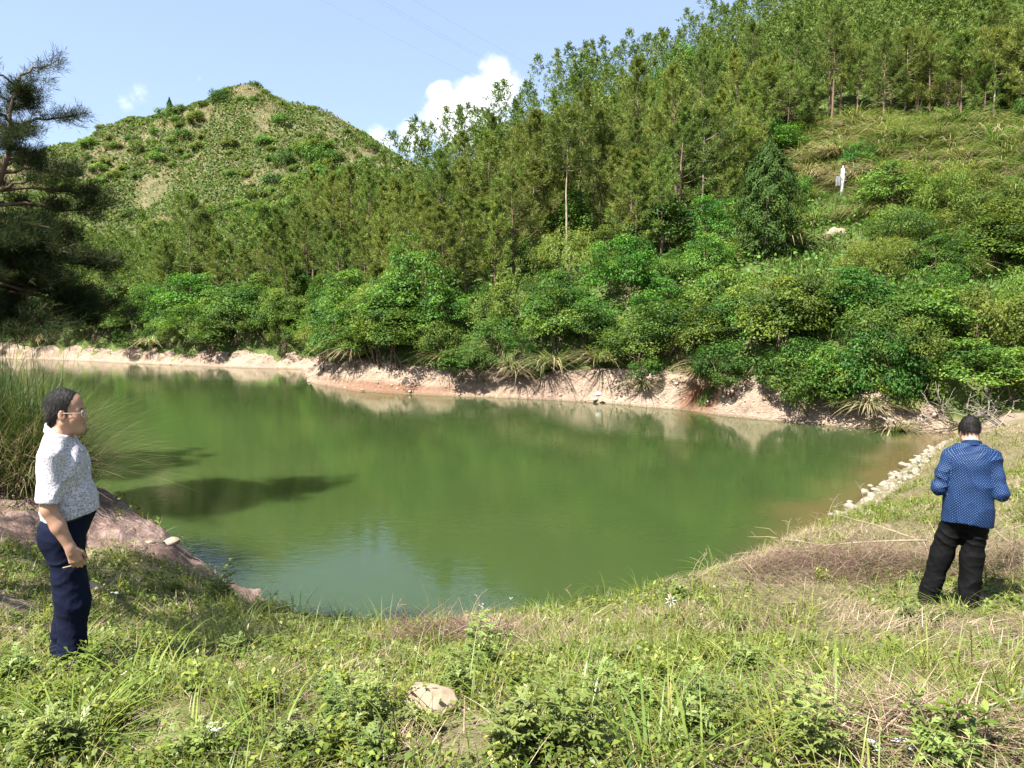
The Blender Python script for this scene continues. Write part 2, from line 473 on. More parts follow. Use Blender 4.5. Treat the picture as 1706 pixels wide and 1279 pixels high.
# ------------------------------------------------------------------ ground sheet
def make_terrain():
    ang = np.concatenate([np.linspace(-180, -60, 40, endpoint=False), np.linspace(-60, -40, 30, endpoint=False), np.linspace(-40, 40, 440, endpoint=False),
                          np.linspace(40, 60, 30, endpoint=False), np.linspace(60, 180, 40, endpoint=False)])
    rad = np.concatenate([[.25], np.geomspace(.6, 60, 300), np.geomspace(60.9, 600, 100)])
    A, Q = np.meshgrid(np.radians(ang), rad, indexing='ij')
    X, Y = Q * np.sin(A), Q * np.cos(A)
    x, y = X.ravel(), Y.ravel()
    z, I = height(x, y, True)
    # soil relief
    nearm = I['near'] & (np.hypot(x, y) < 40)
    red = redness(x, y)
    z = z + np.where(nearm, red * (.30 * (fbm(x * 1.3, y * 1.3, 41, 4) - .5) + .16 * (np.abs(fbm(x * 2.6 + y, y * 1.6, 43, 4) - .5) * 2) + .07 * (fbm(x * 9, y * 9, 44, 3) - .5) - .06), 0)
    z = np.where(I['far'] & (I['dF'] < 2.6) & (x < 15.5), z - 1.0 * (1 - sstep((I['dF'] - 1.5) / 1.1)) - .05, z)
    na, nr = A.shape
    i, j = np.meshgrid(np.arange(na), np.arange(nr - 1), indexing='ij')
    i2 = (i + 1) % na
    F = np.stack([i * nr + j, i * nr + j + 1, i2 * nr + j + 1, i2 * nr + j], -1).reshape(-1, 4)
    V = np.stack([x, y, z], -1)
    # the middle disc
    c = len(V); V = np.concatenate([V, [[0, 0, hz(0, 0)]]])
    k = np.arange(0, na, 2)
    F = np.concatenate([F, np.stack([np.full(len(k), c), (k + 2) % na * nr, (k + 1) % na * nr, k * nr], -1)])
    farhill = sstep((I['hL'] - I['hR']) / 2.0 + .5) * sstep((I['dF'] - 20) / 12) * I['far']
    ext = lambda a: np.concatenate([a.astype(float), [0]])
    me = mesh_np('ground', V, F, None, True, dict(red=ext(red * nearm), sand=ext(sandiness(x, y)), far=ext(I['far']), farhill=ext(farhill), wet=ext(I['wet'])))
    return me
def redness(x, y):
    # bare red-brown soil: eroded mound on the left bank and the track behind the standing man
    d = lambda cx, cy, rx, ry: np.exp(-((x - cx) / rx) ** 2 - ((y - cy) / ry) ** 2)
    w = np.maximum.reduce([d(-4.9, 9.9, 1.7, 1.5), d(-6.2, 10.4, 1.6, 1.5), d(-5.6, 8.4, 1.0, .8), d(-4.5, 6.05, .7, .22), d(-7.2, 9.4, 1.6, 1.2), d(-4.0, 10.2, 1.0, .9)])
    return sstep((w + .35 * (fbm(x * 1.3, y * 1.3, 3, 4) - .5) - .28) / .3)
def sandiness(x, y):
    d = lambda cx, cy, rx, ry: np.exp(-((x - cx) / rx) ** 2 - ((y - cy) / ry) ** 2)
    w = np.maximum.reduce([d(14.5, 24.2, 1.6, 1.8), d(13.4, 22.2, 1.0, 1.5), d(15.8, 24.6, 1.6, 1.2)])
    return sstep((w + .3 * (fbm(x * 1.1, y * 1.1, 13, 3) - .5) - .35) / .25)
def dryness(x, y):
    """dead brush and straw patches on the near bank (1 = straw)"""
    d = lambda cx, cy, r: np.exp(-((x - cx) ** 2 + (y - cy) ** 2) / r ** 2)
    w = 0
    for cx, cy, r, a in DRY:
        w = np.maximum(w, a * d(cx, cy, r))
    n = fbm(x * .8, y * .8, 71, 4)
    right = sstep((x * .5 + y * .10 - .2) / 2.4)
    return np.clip(w + sstep((n - .5 + .17 * right) / .16) * (.35 + .58 * right), 0, 1)
DRY = []
for _px, _py, _r, _a in [(750, 1058, .55, 1.), (700, 1035, .5, .9), (1360, 940, 1.1, 1.), (1500, 930, 1.1, 1.), (1440, 965, .6, 1.), (1690, 950, .8, 1.), (1100, 1030, .5, .8), (1560, 1030, .5, .6), (1640, 850, .8, .6),
                     (1480, 1180, .35, .9), (1180, 1060, .4, .6), (1330, 1140, .3, .6), (1690, 900, .8, .8), (1320, 930, .7, .9)]:
    _p = ground_at(_px, _py); DRY.append((_p[0], _p[1], _r, _a))
BARE = []
for _px, _py, _r in [(280, 1195, .22), (300, 1225, .18), (815, 1205, .18), (770, 1250, .17), (1050, 1240, .1), (1400, 1270, .12), (520, 1215, .14)]:
    _p = ground_at(_px, _py); BARE.append((_p[0], _p[1], _r))
def bareness(x, y):
    w = 0
    for cx, cy, r in BARE:
        w = np.maximum(w, np.exp(-((x - cx) ** 2 + (y - cy) ** 2) / r ** 2))
    return np.clip(w * 1.3 + .5 * (fbm(x * 2.5, y * 2.5, 91, 3) - .5) * (w > .1), 0, 1)

def ground_material():
    m = NT('soil_and_turf')
    p = m.pos()
    n1 = m.noise(1.4, 6, .65, p); n2 = m.noise(9, 5, .7, p); n3 = m.noise(42, 4, .7, p); n4 = m.noise(.16, 4, .6, p)
    turf = m.ramp(n2, [(.25, (.060, .050, .028)), (.42, (.125, .105, .060)), (.55, (.085, .095, .032)), (.75, (.19, .155, .095))])
    turf = m.mix(m.rng(n3, .35, .75), turf, (.20, .165, .10))
    redc = m.ramp(m.math('ADD', m.math('MULTIPLY', n1, .5), m.math('MULTIPLY', n2, .5)), [(.30, (.075, .042, .033)), (.46, (.15, .098, .080)), (.58, (.235, .175, .150)), (.75, (.31, .255, .22))])
    sand = m.ramp(n2, [(.3, (.14, .10, .07)), (.55, (.24, .185, .14)), (.75, (.30, .25, .20))])
    hill = m.ramp(n1, [(.3, (.030, .044, .013)), (.5, (.06, .085, .022)), (.7, (.11, .12, .045))])
    dry = m.ramp(m.math('ADD', m.math('MULTIPLY', n4, .35), m.math('MULTIPLY', m.noise(.75, 6, .7, p), .65)),
                 [(.34, (.045, .068, .020)), (.48, (.085, .088, .040)), (.60, (.130, .112, .062)), (.74, (.19, .145, .095))])
    col = m.mix(m.attr('far'), turf, hill)
    col = m.mix(m.attr('farhill'), col, dry)
    col = m.mix(m.attr('red'), col, redc)
    col = m.mix(m.attr('sand'), col, sand)
    col = m.mix(m.attr('wet'), col, (.20, .15, .085))
    vo = m.n('ShaderNodeTexVoronoi', feature='DISTANCE_TO_EDGE'); vo.inputs['Scale'].default_value = 3.2; m.set(vo.inputs['Vector'], m.n('ShaderNodeVectorMath', operation='ADD', i_0=p, i_1=m.n('ShaderNodeTexNoise', i_Scale=5.0).outputs['Color']).outputs[0])
    crack = m.math('MULTIPLY', m.rng(vo.outputs[0], 0, .07), m.attr('red'))
    col = m.mix(m.math('MULTIPLY', m.math('SUBTRACT', m.attr('red'), crack), .14), col, (.055, .032, .026))
    h = m.math('ADD', m.math('ADD', m.math('MULTIPLY', n2, .6), m.math('MULTIPLY', n3, .25)), m.math('MULTIPLY', crack, .10))
    return m.done(m.bsdf(col, .95, .1, m.bump(h, .9, .08)))
terr = obj('ground', make_terrain(), ground_material())
terr['kind'] = 'structure'

# ------------------------------------------------------------------ water
def water_material():
    m = NT('murky_green_water')
    p = m.pos()
    shallow = m.attr('shallow')
    col = m.mix(m.rng(m.noise(.13, 3, .5, p), .35, .65), WATER_A, WATER_B)
    col = m.mix(shallow, col, (.115, .078, .034))
    q = m.pos((1.0, 1.0, 1.0))
    rip = m.math('ADD', m.math('MULTIPLY', m.noise(3.2, 3, .55, m.pos((1.0, 1.6, 1))), .7), m.math('MULTIPLY', m.noise(9.5, 2, .5, m.pos((1.0, 1.5, 1))), .25))
    calm = m.rng(m.noise(.10, 2, .5, p), .35, .65, .25, 1.0)
    b = m.n('ShaderNodeBump'); b.inputs['Distance'].default_value = .03
    m.set(b.inputs['Strength'], m.math('MULTIPLY', calm, RIPPLE)); m.set(b.inputs['Height'], rip)
    sh = m.bsdf(col, .045, .5, b.outputs[0], IOR=1.33, Subsurface_Weight=.85, Subsurface_Scale=.9)
    sh.node.subsurface_method = 'BURLEY'; sh.node.inputs['Subsurface Radius'].default_value = (1, 1, .8)
    return m.done(sh)
WATER_A, WATER_B, RIPPLE = (.025, .043, .0115), (.031, .049, .0145), .24
def make_water():
    xs = np.concatenate([np.linspace(-300, -70, 30, endpoint=False), np.linspace(-70, 20, 240)])
    ts = np.linspace(0, 1, 90)
    X = np.repeat(xs[:, None], len(ts), 1)
    yN = np.interp(xs, NEAR[:, 0], NEAR[:, 1]); yF = np.interp(xs, FAR[:, 0], FAR[:, 1])
    lo = yN - 1.6; hi = np.maximum(yF + 1.2, lo + .05)
    Y = lo[:, None] + (hi - lo)[:, None] * ts[None, :] ** 1.3
    x, y = X.ravel(), Y.ravel()
    bed, I = height(x, y, True)
    dN = I['dN']
    sh = sstep(1 - (dN + 1.2 * (fbm(x * .7, y * .7, 8, 3) - .5)) / 1.7) * sstep((x - 3.5) / 3) * .75
    n, k = X.shape
    i, j = np.meshgrid(np.arange(n - 1), np.arange(k - 1), indexing='ij')
    F = np.stack([i * k + j, (i + 1) * k + j, (i + 1) * k + j + 1, i * k + j + 1], -1).reshape(-1, 4)
    return mesh_np('water', np.stack([x, y, 0 * x], -1), F, None, True, dict(shallow=sh))
wat = obj('water', make_water(), water_material())
wat['kind'] = 'structure'

# ------------------------------------------------------------------ eroded bank along the far shore
def make_bank():
    P = FAR[(FAR[:, 0] > -130) & (FAR[:, 0] < 17)]
    seg = np.hypot(*np.diff(P, axis=0).T); s = np.concatenate([[0], np.cumsum(seg)])
    S = []
    a = 0.0
    while a < s[-1]:
        x = np.interp(a, s, P[:, 0]); S.append(a); a += .12 if x > -20 else (.22 if x > -60 else .8)
    S = np.array(S)
    x0, y0 = np.interp(S, s, P[:, 0]), np.interp(S, s, P[:, 1])
    k = 9
    ker = np.ones(k) / k
    xs = np.convolve(np.pad(x0, k // 2, 'edge'), ker, 'valid'); ys = np.convolve(np.pad(y0, k // 2, 'edge'), ker, 'valid')
    tx, ty = np.gradient(xs), np.gradient(ys); L = np.hypot(tx, ty); nx, ny = -ty / L, tx / L       # inland normal
    H = np.interp(xs, [-130, -60, -14, -11, -4, 0, 8, 10.5, 13, 16], [1.25, 1.25, 1.1, 1.35, 1.25, 1.2, 1.45, 1.55, 1.1, .55]) * (.82 + .5 * fbm(S / 3.1, S * 0, 3, 4))
    prof = np.array([(-.55, -.35), (-.25, -.08), (-.08, .05), (.06, .16), (.16, .28), (.25, .40), (.33, .52), (.42, .63), (.52, .74), (.62, .84), (.74, .93), (.9, .985), (1.15, 1.0), (1.6, 1.02), (2.3, .96), (3.2, .7)])
    # gentle beach on the left stretches, steep cut on the right
    steep = sstep((xs + 2) / 8)
    off, hh = prof[:, 0], prof[:, 1]
    U = np.repeat(S[:, None], len(prof), 1)
    wid = (1.75 - .75 * steep)[:, None]
    O = off[None, :] * wid * (.9 + .5 * (fbm(S / 1.7, S * 0 + 4, 6, 3) - .3))[:, None]
    Z = hh[None, :] * H[:, None]
    Z = np.where(hh[None, :] < 0, hh[None, :] * 1.0, Z)
    face = np.clip(np.sin(np.clip(hh, 0, 1) * np.pi), 0, 1)[None, :]
    # gullies, ledges and lumps
    rel = (fbm(U / .55, Z / .35, 11, 4) - .5) * .60 + (fbm(U / .9, Z / 3., 12, 3) - .5) * .5 + (fbm(U / .16, Z / .22, 15, 3) - .5) * .16 + .10 * np.abs(np.sin(Z * 17 + 3 * fbm(U / 1.5, Z * 0, 2, 2)))
    O = O + rel * (.25 + face) * .9
    Z = Z + (fbm(U / .3, O / .3, 19, 3) - .5) * .09 * (hh[None, :] > .03)
    # hollow under the overhang (red earth)
    cx = on_z(1152, 684)[0]
    hollow = np.exp(-((xs - cx) / .62) ** 4)[:, None] * np.exp(-((hh - .38) / .42) ** 4)[None, :]
    O = O + hollow * .42
    X = xs[:, None] + nx[:, None] * O; Y = ys[:, None] + ny[:, None] * O
    n, k = X.shape
    i, j = np.meshgrid(np.arange(n - 1), np.arange(k - 1), indexing='ij')
    F = np.stack([i * k + j, (i + 1) * k + j, (i + 1) * k + j + 1, i * k + j + 1], -1).reshape(-1, 4)
    earth = np.maximum(hollow, .75 * np.exp(-((xs - on_z(640, 655)[0]) / 5) ** 2)[:, None] * (hh[None, :] < .3) * 1.0)
    top = sstep((np.repeat(hh[None, :], n, 0) * 0 + off[None, :] - 1.1) / .8)
    return mesh_np('shore_bank', np.stack([X, Y, Z], -1).reshape(-1, 3), F, None, True, dict(earth=earth.ravel(), turf=top.ravel()))
def bank_material():
    m = NT('eroded_bank_rock')
    p = m.pos(); st = m.pos((1, 1, 4.5))
    n1 = m.noise(1.1, 5, .65, st); n2 = m.noise(6, 6, .72, st); n3 = m.noise(20, 4, .7, p)
    col = m.ramp(m.math('ADD', m.math('MULTIPLY', n1, .45), m.math('MULTIPLY', n2, .55)),
                 [(.30, (.17, .115, .08)), (.42, (.34, .25, .182)), (.54, (.45, .34, .255)), (.70, (.53, .425, .325))])
    col = m.mix(m.rng(m.noise(.22, 3, .6, p), .40, .66, 0, .75), col, m.ramp(n2, [(.3, (.22, .145, .11)), (.7, (.41, .295, .235))]))
    col = m.mix(m.math('MULTIPLY', m.rng(n3, .5, .8), .5), col, (.42, .37, .31))
    col = m.mix(m.attr('earth'), col, m.ramp(n2, [(.3, (.16, .065, .032)), (.7, (.27, .135, .075))]))
    col = m.mix(m.math('MULTIPLY', m.attr('turf'), .9), col, m.ramp(n3, [(.3, (.05, .06, .02)), (.7, (.16, .13, .07))]))
    z = m.n('ShaderNodeSeparateXYZ'); m.set(z.inputs[0], p)
    col = m.mix(m.rng(z.outputs[2], .02, .12, .55, 0), col, (.13, .10, .06))        # damp line at the water
    vor = m.n('ShaderNodeTexVoronoi', feature='DISTANCE_TO_EDGE'); vor.inputs['Scale'].default_value = 4.5; m.set(vor.inputs['Vector'], st)
    h = m.math('ADD', m.math('MULTIPLY', n2, .8), m.math('ADD', m.math('MULTIPLY', n3, .4), m.math('MULTIPLY', m.rng(vor.outputs[0], 0, .08), .25)))
    return m.done(m.bsdf(col, .9, .15, m.bump(h, 1.0, .16)))
bank = obj('shore_bank', make_bank(), bank_material())
bank['kind'] = 'structure'
# ------------------------------------------------------------------ plant materials
M_PINE = leaf_mat('pine_needles', [(0, (.050, .083, .016)), (.45, (.112, .158, .029)), (.8, (.178, .225, .046)), (1, (.23, .25, .07))], .32, .6, .2, .045, None, .55)
M_PINE_SHADED = leaf_mat('shaded_pine_needles', [(0, (.014, .022, .008)), (.6, (.028, .042, .014)), (.88, (.060, .070, .020)), (1, (.095, .07, .035))], .2, .65, .08, .02)  # darker copy of the needles for the left pines, shade put into the colour
M_BUSH = leaf_mat('broad_leaves', [(0, (.022, .052, .011)), (.4, (.056, .122, .018)), (.8, (.112, .192, .028)), (1, (.18, .25, .045))], .34, .6, .25, .07, None, .6)
M_LIGHT = leaf_mat('yellow_green_leaves', [(0, (.040, .072, .014)), (.4, (.092, .150, .024)), (.8, (.160, .222, .040)), (1, (.25, .27, .07))], .4, .6, .25, .06, None, .5)
M_CONIFER = leaf_mat('cypress_scales', [(0, (.020, .048, .012)), (.6, (.055, .112, .026)), (1, (.11, .175, .042))], .25, .7, .08, .02)
M_DRYGRASS = leaf_mat('dry_grass_blades', [(0, (.15, .115, .06)), (.4, (.30, .235, .135)), (.8, (.42, .345, .215)), (1, (.50, .43, .30))], .3, .7, .15, .03, None, .3)
M_SILVER = leaf_mat('silvergrass_blades', [(0, (.030, .048, .014)), (.35, (.060, .090, .022)), (.55, (.125, .155, .042)), (.72, (.18, .185, .07)), (.84, (.26, .21, .12)), (1, (.36, .29, .18))], .35, .5, .3, .03, None, .3)
M_SLOPE = leaf_mat('slope_grass_blades', [(0, (.04, .072, .018)), (.4, (.090, .148, .034)), (.74, (.165, .225, .058)), (.82, (.26, .22, .12)), (1, (.38, .31, .19))], .35, .6, .2, .05, None, .4)
M_BARK = simple_mat('pine_bark', (.075, .05, .036), (.21, .155, .115), 7, .95, .1, .8, .03, (1, 1, .3))
M_PALEBARK = simple_mat('pale_bark', (.16, .125, .09), (.38, .32, .25), 6, .95, .1, .6, .02, (1, 1, .3))
M_TWIG = simple_mat('grey_dead_wood', (.12, .10, .08), (.27, .24, .20), 9, .9, .1, .5, .01, (1, 1, .2))

def rnd_dir(r, n):
    v = r.normal(size=(n, 3)); return unit(v)

# ------------------------------------------------------------------ pine trees
def pine(seed, H, bare, spread, tufts, nl=.34, nw=.042, lean=.03, needles=11, mat=None, trunk_r=None, dens=1.0, top_open=False, bark=None):
    """returns (trunk mesh, crown mesh): tapered trunk with whorled limbs, shoots tipped with needle tufts"""
    r = np.random.default_rng(seed)
    gt, gc = Geo(), Geo()
    tr = trunk_r or .014 * H + .025
    zs = np.linspace(-.3, H, 9)
    ax = np.cumsum(r.normal(size=9) * lean * H / 9); ay = np.cumsum(r.normal(size=9) * lean * H / 9)
    ax -= ax[0]; ay -= ay[0]
    tp = np.stack([ax, ay, zs], -1)
    tube(gt, tp, np.interp(zs, [0, H], [tr, .012]) , 6, .5)
    C, D = [], []
    nb = int(26 * dens)
    for b in range(nb):
        t = bare + (1 - bare) * ((b + r.random() * .8) / nb)
        z = t * H
        p0 = np.array([np.interp(z, zs, ax), np.interp(z, zs, ay), z])
        u = (t - bare) / (1 - bare)
        ln = spread * (.30 + .85 * np.sin(np.pi * np.clip(u * .72 + .22, 0, 1))) * (1.02 - u ** 1.6 * .88) * r.uniform(.65, 1.2)
        az = b * 2.4 + r.uniform(-.5, .5)
        up = r.uniform(.05, .35) + u * .75
        d = np.array([math.cos(az), math.sin(az), up])
        q = np.linspace(0, 1, 5)[:, None]
        bp = p0 + d * ln * q + np.array([0, 0, .18 * ln]) * q ** 2 - np.array([0, 0, .15 * ln]) * np.sin(q * np.pi) * (1 - u)
        tube(gt, bp, np.linspace(tr * .30 * (1.1 - u) + .008, .006, 5), 4, .5)
        ns = max(3, int(tufts / nb))
        s = r.uniform(.22, 1.0, ns) ** .75
        base = np.stack([np.interp(s, q[:, 0], bp[:, k]) for k in range(3)], -1)
        side = rnd_dir(r, ns) * np.array([1, 1, .45])
        off = side * ln * .30 * (1.15 - s[:, None] * .7) * r.uniform(.3, 1, (ns, 1))
        c = base + off + np.array([0, 0, .05])
        C.append(c); D.append(unit(d * .5 + side * .5 + np.array([0, 0, .75 + .6 * u])))
    nt = 7
    zt = np.linspace(H * .93, H * 1.0, nt)
    C.append(np.stack([np.interp(zt, zs, ax), np.interp(zt, zs, ay), zt], -1)); D.append(unit(np.stack([r.normal(size=nt) * .2, r.normal(size=nt) * .2, np.ones(nt)], -1)))
    C, D = np.concatenate(C), np.concatenate(D)
    n = len(C)
    ct = np.clip(r.normal(.48, .2, n), 0, 1)
    # needles: narrow kites fanned round each shoot
    Cn = np.repeat(C, needles, 0); Dn = np.repeat(D, needles, 0)
    v = rnd_dir(r, n * needles)
    dirs = unit(Dn * .75 + v * .85)
    L = nl * r.uniform(.65, 1.15, n * needles)
    N = unit(np.cross(dirs, rnd_dir(r, n * needles)))
    cen = Cn + dirs * L[:, None] * .5 + Dn * (r.uniform(-.35, .35, (n * needles, 1)) * nl)
    kites(gc, cen, N, dirs, L, nw * r.uniform(.7, 1.2, n * needles), np.clip(np.repeat(ct, needles) + r.normal(0, .12, n * needles), 0, 1), .0)
    return gt.mesh('trunk'), gc.mesh('crown')
def proto_tree(name, label, cat, tm, cm, tmat, cmat, trunk='trunk', crown='crown', group=None):
    t = thing(name, label, cat, group=group)
    obj(trunk, tm, tmat, t); obj(crown, cm, cmat, t)
    return t

# ------------------------------------------------------------------ broadleaf bushes
def bush(seed, rx, rz, nclump, nleaf, leaf, flat=.55, aspect=.55, layered=False, stems=5, hang=0.0, clumpr=.31, base=.15):
    r = np.random.default_rng(seed)
    g, gs = Geo(), Geo()
    cl = []
    while len(cl) < nclump:
        v = r.normal(size=3); v /= np.linalg.norm(v)
        if v[2] < -.35: continue
        q = r.uniform(.45, 1.0) ** .6
        lump = 1 + .28 * math.sin(v[0] * 3.1 + seed) * math.cos(v[1] * 2.7 + seed * 2)
        cl.append((v[0] * rx * q * lump, v[1] * rx * q * lump, base * rz + (rz * .45) + v[2] * rz * .55 * q * lump))
    cl = np.array(cl)
    n = nclump * nleaf
    cr = clumpr * rx * r.uniform(.6, 1.25, nclump)
    C0 = np.repeat(cl, nleaf, 0); CR = np.repeat(cr, nleaf)[:, None]
    v = rnd_dir(r, n) * r.uniform(.25, 1, (n, 1)) ** .5
    if layered:
        rad = np.hypot(v[:, 0], v[:, 1])
        P = C0 + np.stack([v[:, 0] * 1.25, v[:, 1] * 1.25, v[:, 2] * flat * 1.0 - rad ** 2 * .28], -1) * CR
        N = unit(np.stack([v[:, 0] * .45, v[:, 1] * .45, np.ones(n)], -1) + r.normal(size=(n, 3)) * .33)
    else:
        P = C0 + v * np.array([1, 1, flat + .25]) * CR
        N = unit(v + np.array([0, 0, .7]) + r.normal(size=(n, 3)) * .45)
    out = unit(P - np.array([0, 0, rz * .3]))
    D = unit(out * .7 + r.normal(size=(n, 3)) * .5 + np.array([0, 0, -.35 - hang]))
    ct = np.repeat(np.clip(r.normal(.46, .17, nclump), 0, 1), nleaf)
    kites(g, P, N, D, leaf * r.uniform(.6, 1.3, n), leaf * aspect * r.uniform(.7, 1.2, n), np.clip(ct + r.normal(0, .14, n), 0, 1), .18)
    for k in range(stems):
        tgt = cl[r.integers(nclump)] * np.array([.8, .8, .9])
        b0 = np.array([r.normal() * .12 * rx, r.normal() * .12 * rx, -.35])
        q = np.linspace(0, 1, 5)[:, None]
        pts = b0 * (1 - q) + tgt * q + r.normal(size=(5, 3)) * .04 * rx * np.sin(q * np.pi)
        tube(gs, pts, np.linspace(.022 * rx + .008, .007, 5), 4, .5)
    return gs.mesh('stems'), g.mesh('foliage')

# ------------------------------------------------------------------ silvergrass clumps
def silvergrass(seed, n, L, w, spread, droop=.75, dead=.35, seg=5):
    r = np.random.default_rng(seed)
    g = Geo()
    az = r.uniform(0, 2 * np.pi, n); rr = spread * np.sqrt(r.random(n))
    B = np.stack([np.cos(az) * rr, np.sin(az) * rr, np.full(n, -.08)], -1)
    az2 = az + r.normal(0, .5, n)
    lean = np.clip(r.beta(2, 2.4, n) * .85, .05, .9)
    tint = np.clip(r.normal(.55, .15, n), 0, .78)
    deadm = (r.random(n) < dead * (.4 + lean))
    tint = np.where(deadm, r.uniform(.8, 1, n), tint)
    blades(g, B, az2, L * r.uniform(.45, 1.1, n), w * r.uniform(.6, 1.2, n), lean, np.clip(r.normal(droop, .2, n), .1, 1.1) + .25 * deadm, tint, seg)
    return g.mesh('silvergrass_clump')

# ================================================================== the far side: where everything grows
PINE_TINY = [pine(100 + k, h, b, sp, 760, .36, .042, needles=12, dens=1.35) for k, (h, b, sp) in enumerate([(8.5, .18, 2.3), (9.6, .26, 2.4), (7.6, .12, 2.2), (10.4, .24, 2.5), (6.6, .10, 2.0), (8.9, .32, 2.5), (10.2, .50, 2.0), (9.2, .58, 1.9)])]
PINE_H = [8.5, 9.6, 7.6, 10.4, 6.6, 8.9]
pine_protos = [proto_tree('pine_tree', 'slender olive green pine among the dense pines', 'pine tree', tm, cm, M_BARK, M_PINE, group='pine trees on the hillsides') for tm, cm in PINE_TINY]
OPEN = [(945, 26, 440, 470), (1393, 48, 318, 388), (1382, 45, 388, 462), (1276, 62, 415, 505)]
def hides(a, b, f=1.0):
    return any(abs(a - c) < w * f and lo_ < b < hi_ for c, w, lo_, hi_ in OPEN)
used = {}
shape_rng = np.random.default_rng(5)
def place(protos, k, loc, rz, sc, label, group, tilt=(0, 0)):
    p = protos[k]
    if not hasattr(sc, '__len__') and p.name.split('.')[0] in ('pine_tree', 'broadleaf_bush', 'round_bush', 'light_bush', 'feathery_shrub', 'hill_shrub', 'stone'):
        sc = tuple(sc * f for f in shape_rng.uniform(.82, 1.2, 3) * np.array([1, 1, shape_rng.uniform(.85, 1.18)]))
    key = p.name
    if key not in used:
        used[key] = True
        p.location = loc; p.rotation_euler = (tilt[0], tilt[1], rz)
        p.scale = (sc,) * 3 if not hasattr(sc, '__len__') else sc
        p['label'] = label; p['group'] = group
        return p
    return dup(p, loc, rz, sc, label, group, tilt)

def inside(poly, x, y):
    c = np.zeros(np.shape(x), bool); j = len(poly) - 1
    for i in range(len(poly)):
        xi, yi = poly[i]; xj, yj = poly[j]
        c ^= ((yi > y) != (yj > y)) & (x < (xj - xi) * (y - yi) / (yj - yi + 1e-9) + xi)
        j = i
    return c
def grid_pts(sp, seed, x0=-75, x1=95, y0=22, y1=150):
    r = np.random.default_rng(seed)
    xs, ys = np.arange(x0, x1, sp), np.arange(y0, y1, sp)
    X, Y = np.meshgrid(xs, ys); X = X + r.uniform(-.42, .42, X.shape) * sp; Y = Y + r.uniform(-.42, .42, X.shape) * sp
    x, y = X.ravel(), Y.ravel()
    z, I = height(x, y, True)
    px, py = project(x, y, z)
    return x, y, z, px, py, I, r

# where the photograph shows which plants (outline of the stands on the slopes, read off as places on the ground)
WOOD_LO = np.array([(-200, 512), (120, 510), (300, 518), (450, 520), (600, 528), (760, 522), (880, 478), (1000, 452), (1120, 435), (1220, 408), (1262, 300), (1300, 262), (1420, 205), (1540, 205), (1706, 212), (1900, 205)])
WOOD_HI = np.array([(-200, 440), (200, 445), (330, 440), (430, 445), (560, 400), (640, 300), (700, -900), (1900, -900)])
def visible_slope(I):
    return (I['dR'] > -1)
ZONES = [(200, 'behind the dark pine at left'), (300, 'below the left shoulder of the bare hill'), (400, 'straight below the top of the bare hill'), (480, 'below the right flank of the bare hill'), (560, 'where the bare hill meets the wood'), (640, 'by the notch between the hills'), (720, 'left of the white cloud'),
         (800, 'below the white cloud'), (880, 'right below the cloud'), (960, 'around the tall bare trunk'), (1040, 'just right of the tall bare trunk'), (1120, 'midway from bare trunk to cypress'), (1200, 'left of the dark cypress'), (1290, 'above or below the dark cypress'),
         (1370, 'just right of the dark cypress'), (1440, 'in line with the white post'), (1520, 'right of the white post'), (1600, 'above the man in blue'), (9999, 'at the right edge of the view')]
def zone(px_):
    return next(t for a, t in ZONES if px_ < a)
def size_word(sc, lo=.86, hi=1.0):
    return 'small' if sc < lo else 'tall' if sc > hi else 'middling'
pines = []
x, y, z, px, py, I, r = grid_pts(2.05, 51)
behind = (I['hL'] < I['hR'] + 1.2)
ok = I['far'] & (py < np.interp(px, WOOD_LO[:, 0], WOOD_LO[:, 1])) & (py > np.interp(px, WOOD_HI[:, 0], WOOD_HI[:, 1])) & (px > -90) & (px < 1790) & (py > -60) & (I['dF'] > 3.0)
# beyond the crest nothing is seen
yr = np.interp(x, RR[:, 0], RR[:, 1])
ok &= (y < yr + 2.5) | (px < 600)
ok &= (y < 92) | (px > 620)
idx = np.nonzero(ok)[0]
order = np.argsort(np.hypot(x[idx], y[idx]))
idx = idx[order]
print('pine sites', len(idx))
PINE_SITES = idx
NP = 296
rest = []
TRUNKS = [(945, 440), (998, 395), (925, 420), (1167, 375), (1313, 250), (320, 505)]
idx = np.array([i for i in idx if not any(abs(px[i] - a) < 30 and b - 4 < py[i] < b + 95 for a, b in TRUNKS)])
for q, i in enumerate(idx):
    k = int(r.integers(8)); d = math.hypot(x[i], y[i])
    sc = r.uniform(.74, 1.12) * (.76 if px[i] > 640 else .68 if px[i] > 480 else .62)
    tl = (r.normal() * .035, r.normal() * .035)
    rzv = r.uniform(0, 6.28)
    if q < NP:
        rank = 'high up' if py[i] < 150 else 'halfway up' if py[i] < 300 else 'low down'
        lab = '%s pine %s on the slope, %s' % (size_word(sc, .66, .78) if px[i] > 640 else size_word(sc, .56, .66), rank, zone(px[i]))
        grp = 'pine trees %s the slope, %s' % (rank, zone(px[i]))
        place(pine_protos, k, (x[i], y[i], z[i] - .1), rzv, sc, lab, grp, tl)
    else:
        rest.append((x[i], y[i], z[i] - .1, rzv, sc, k % 6))
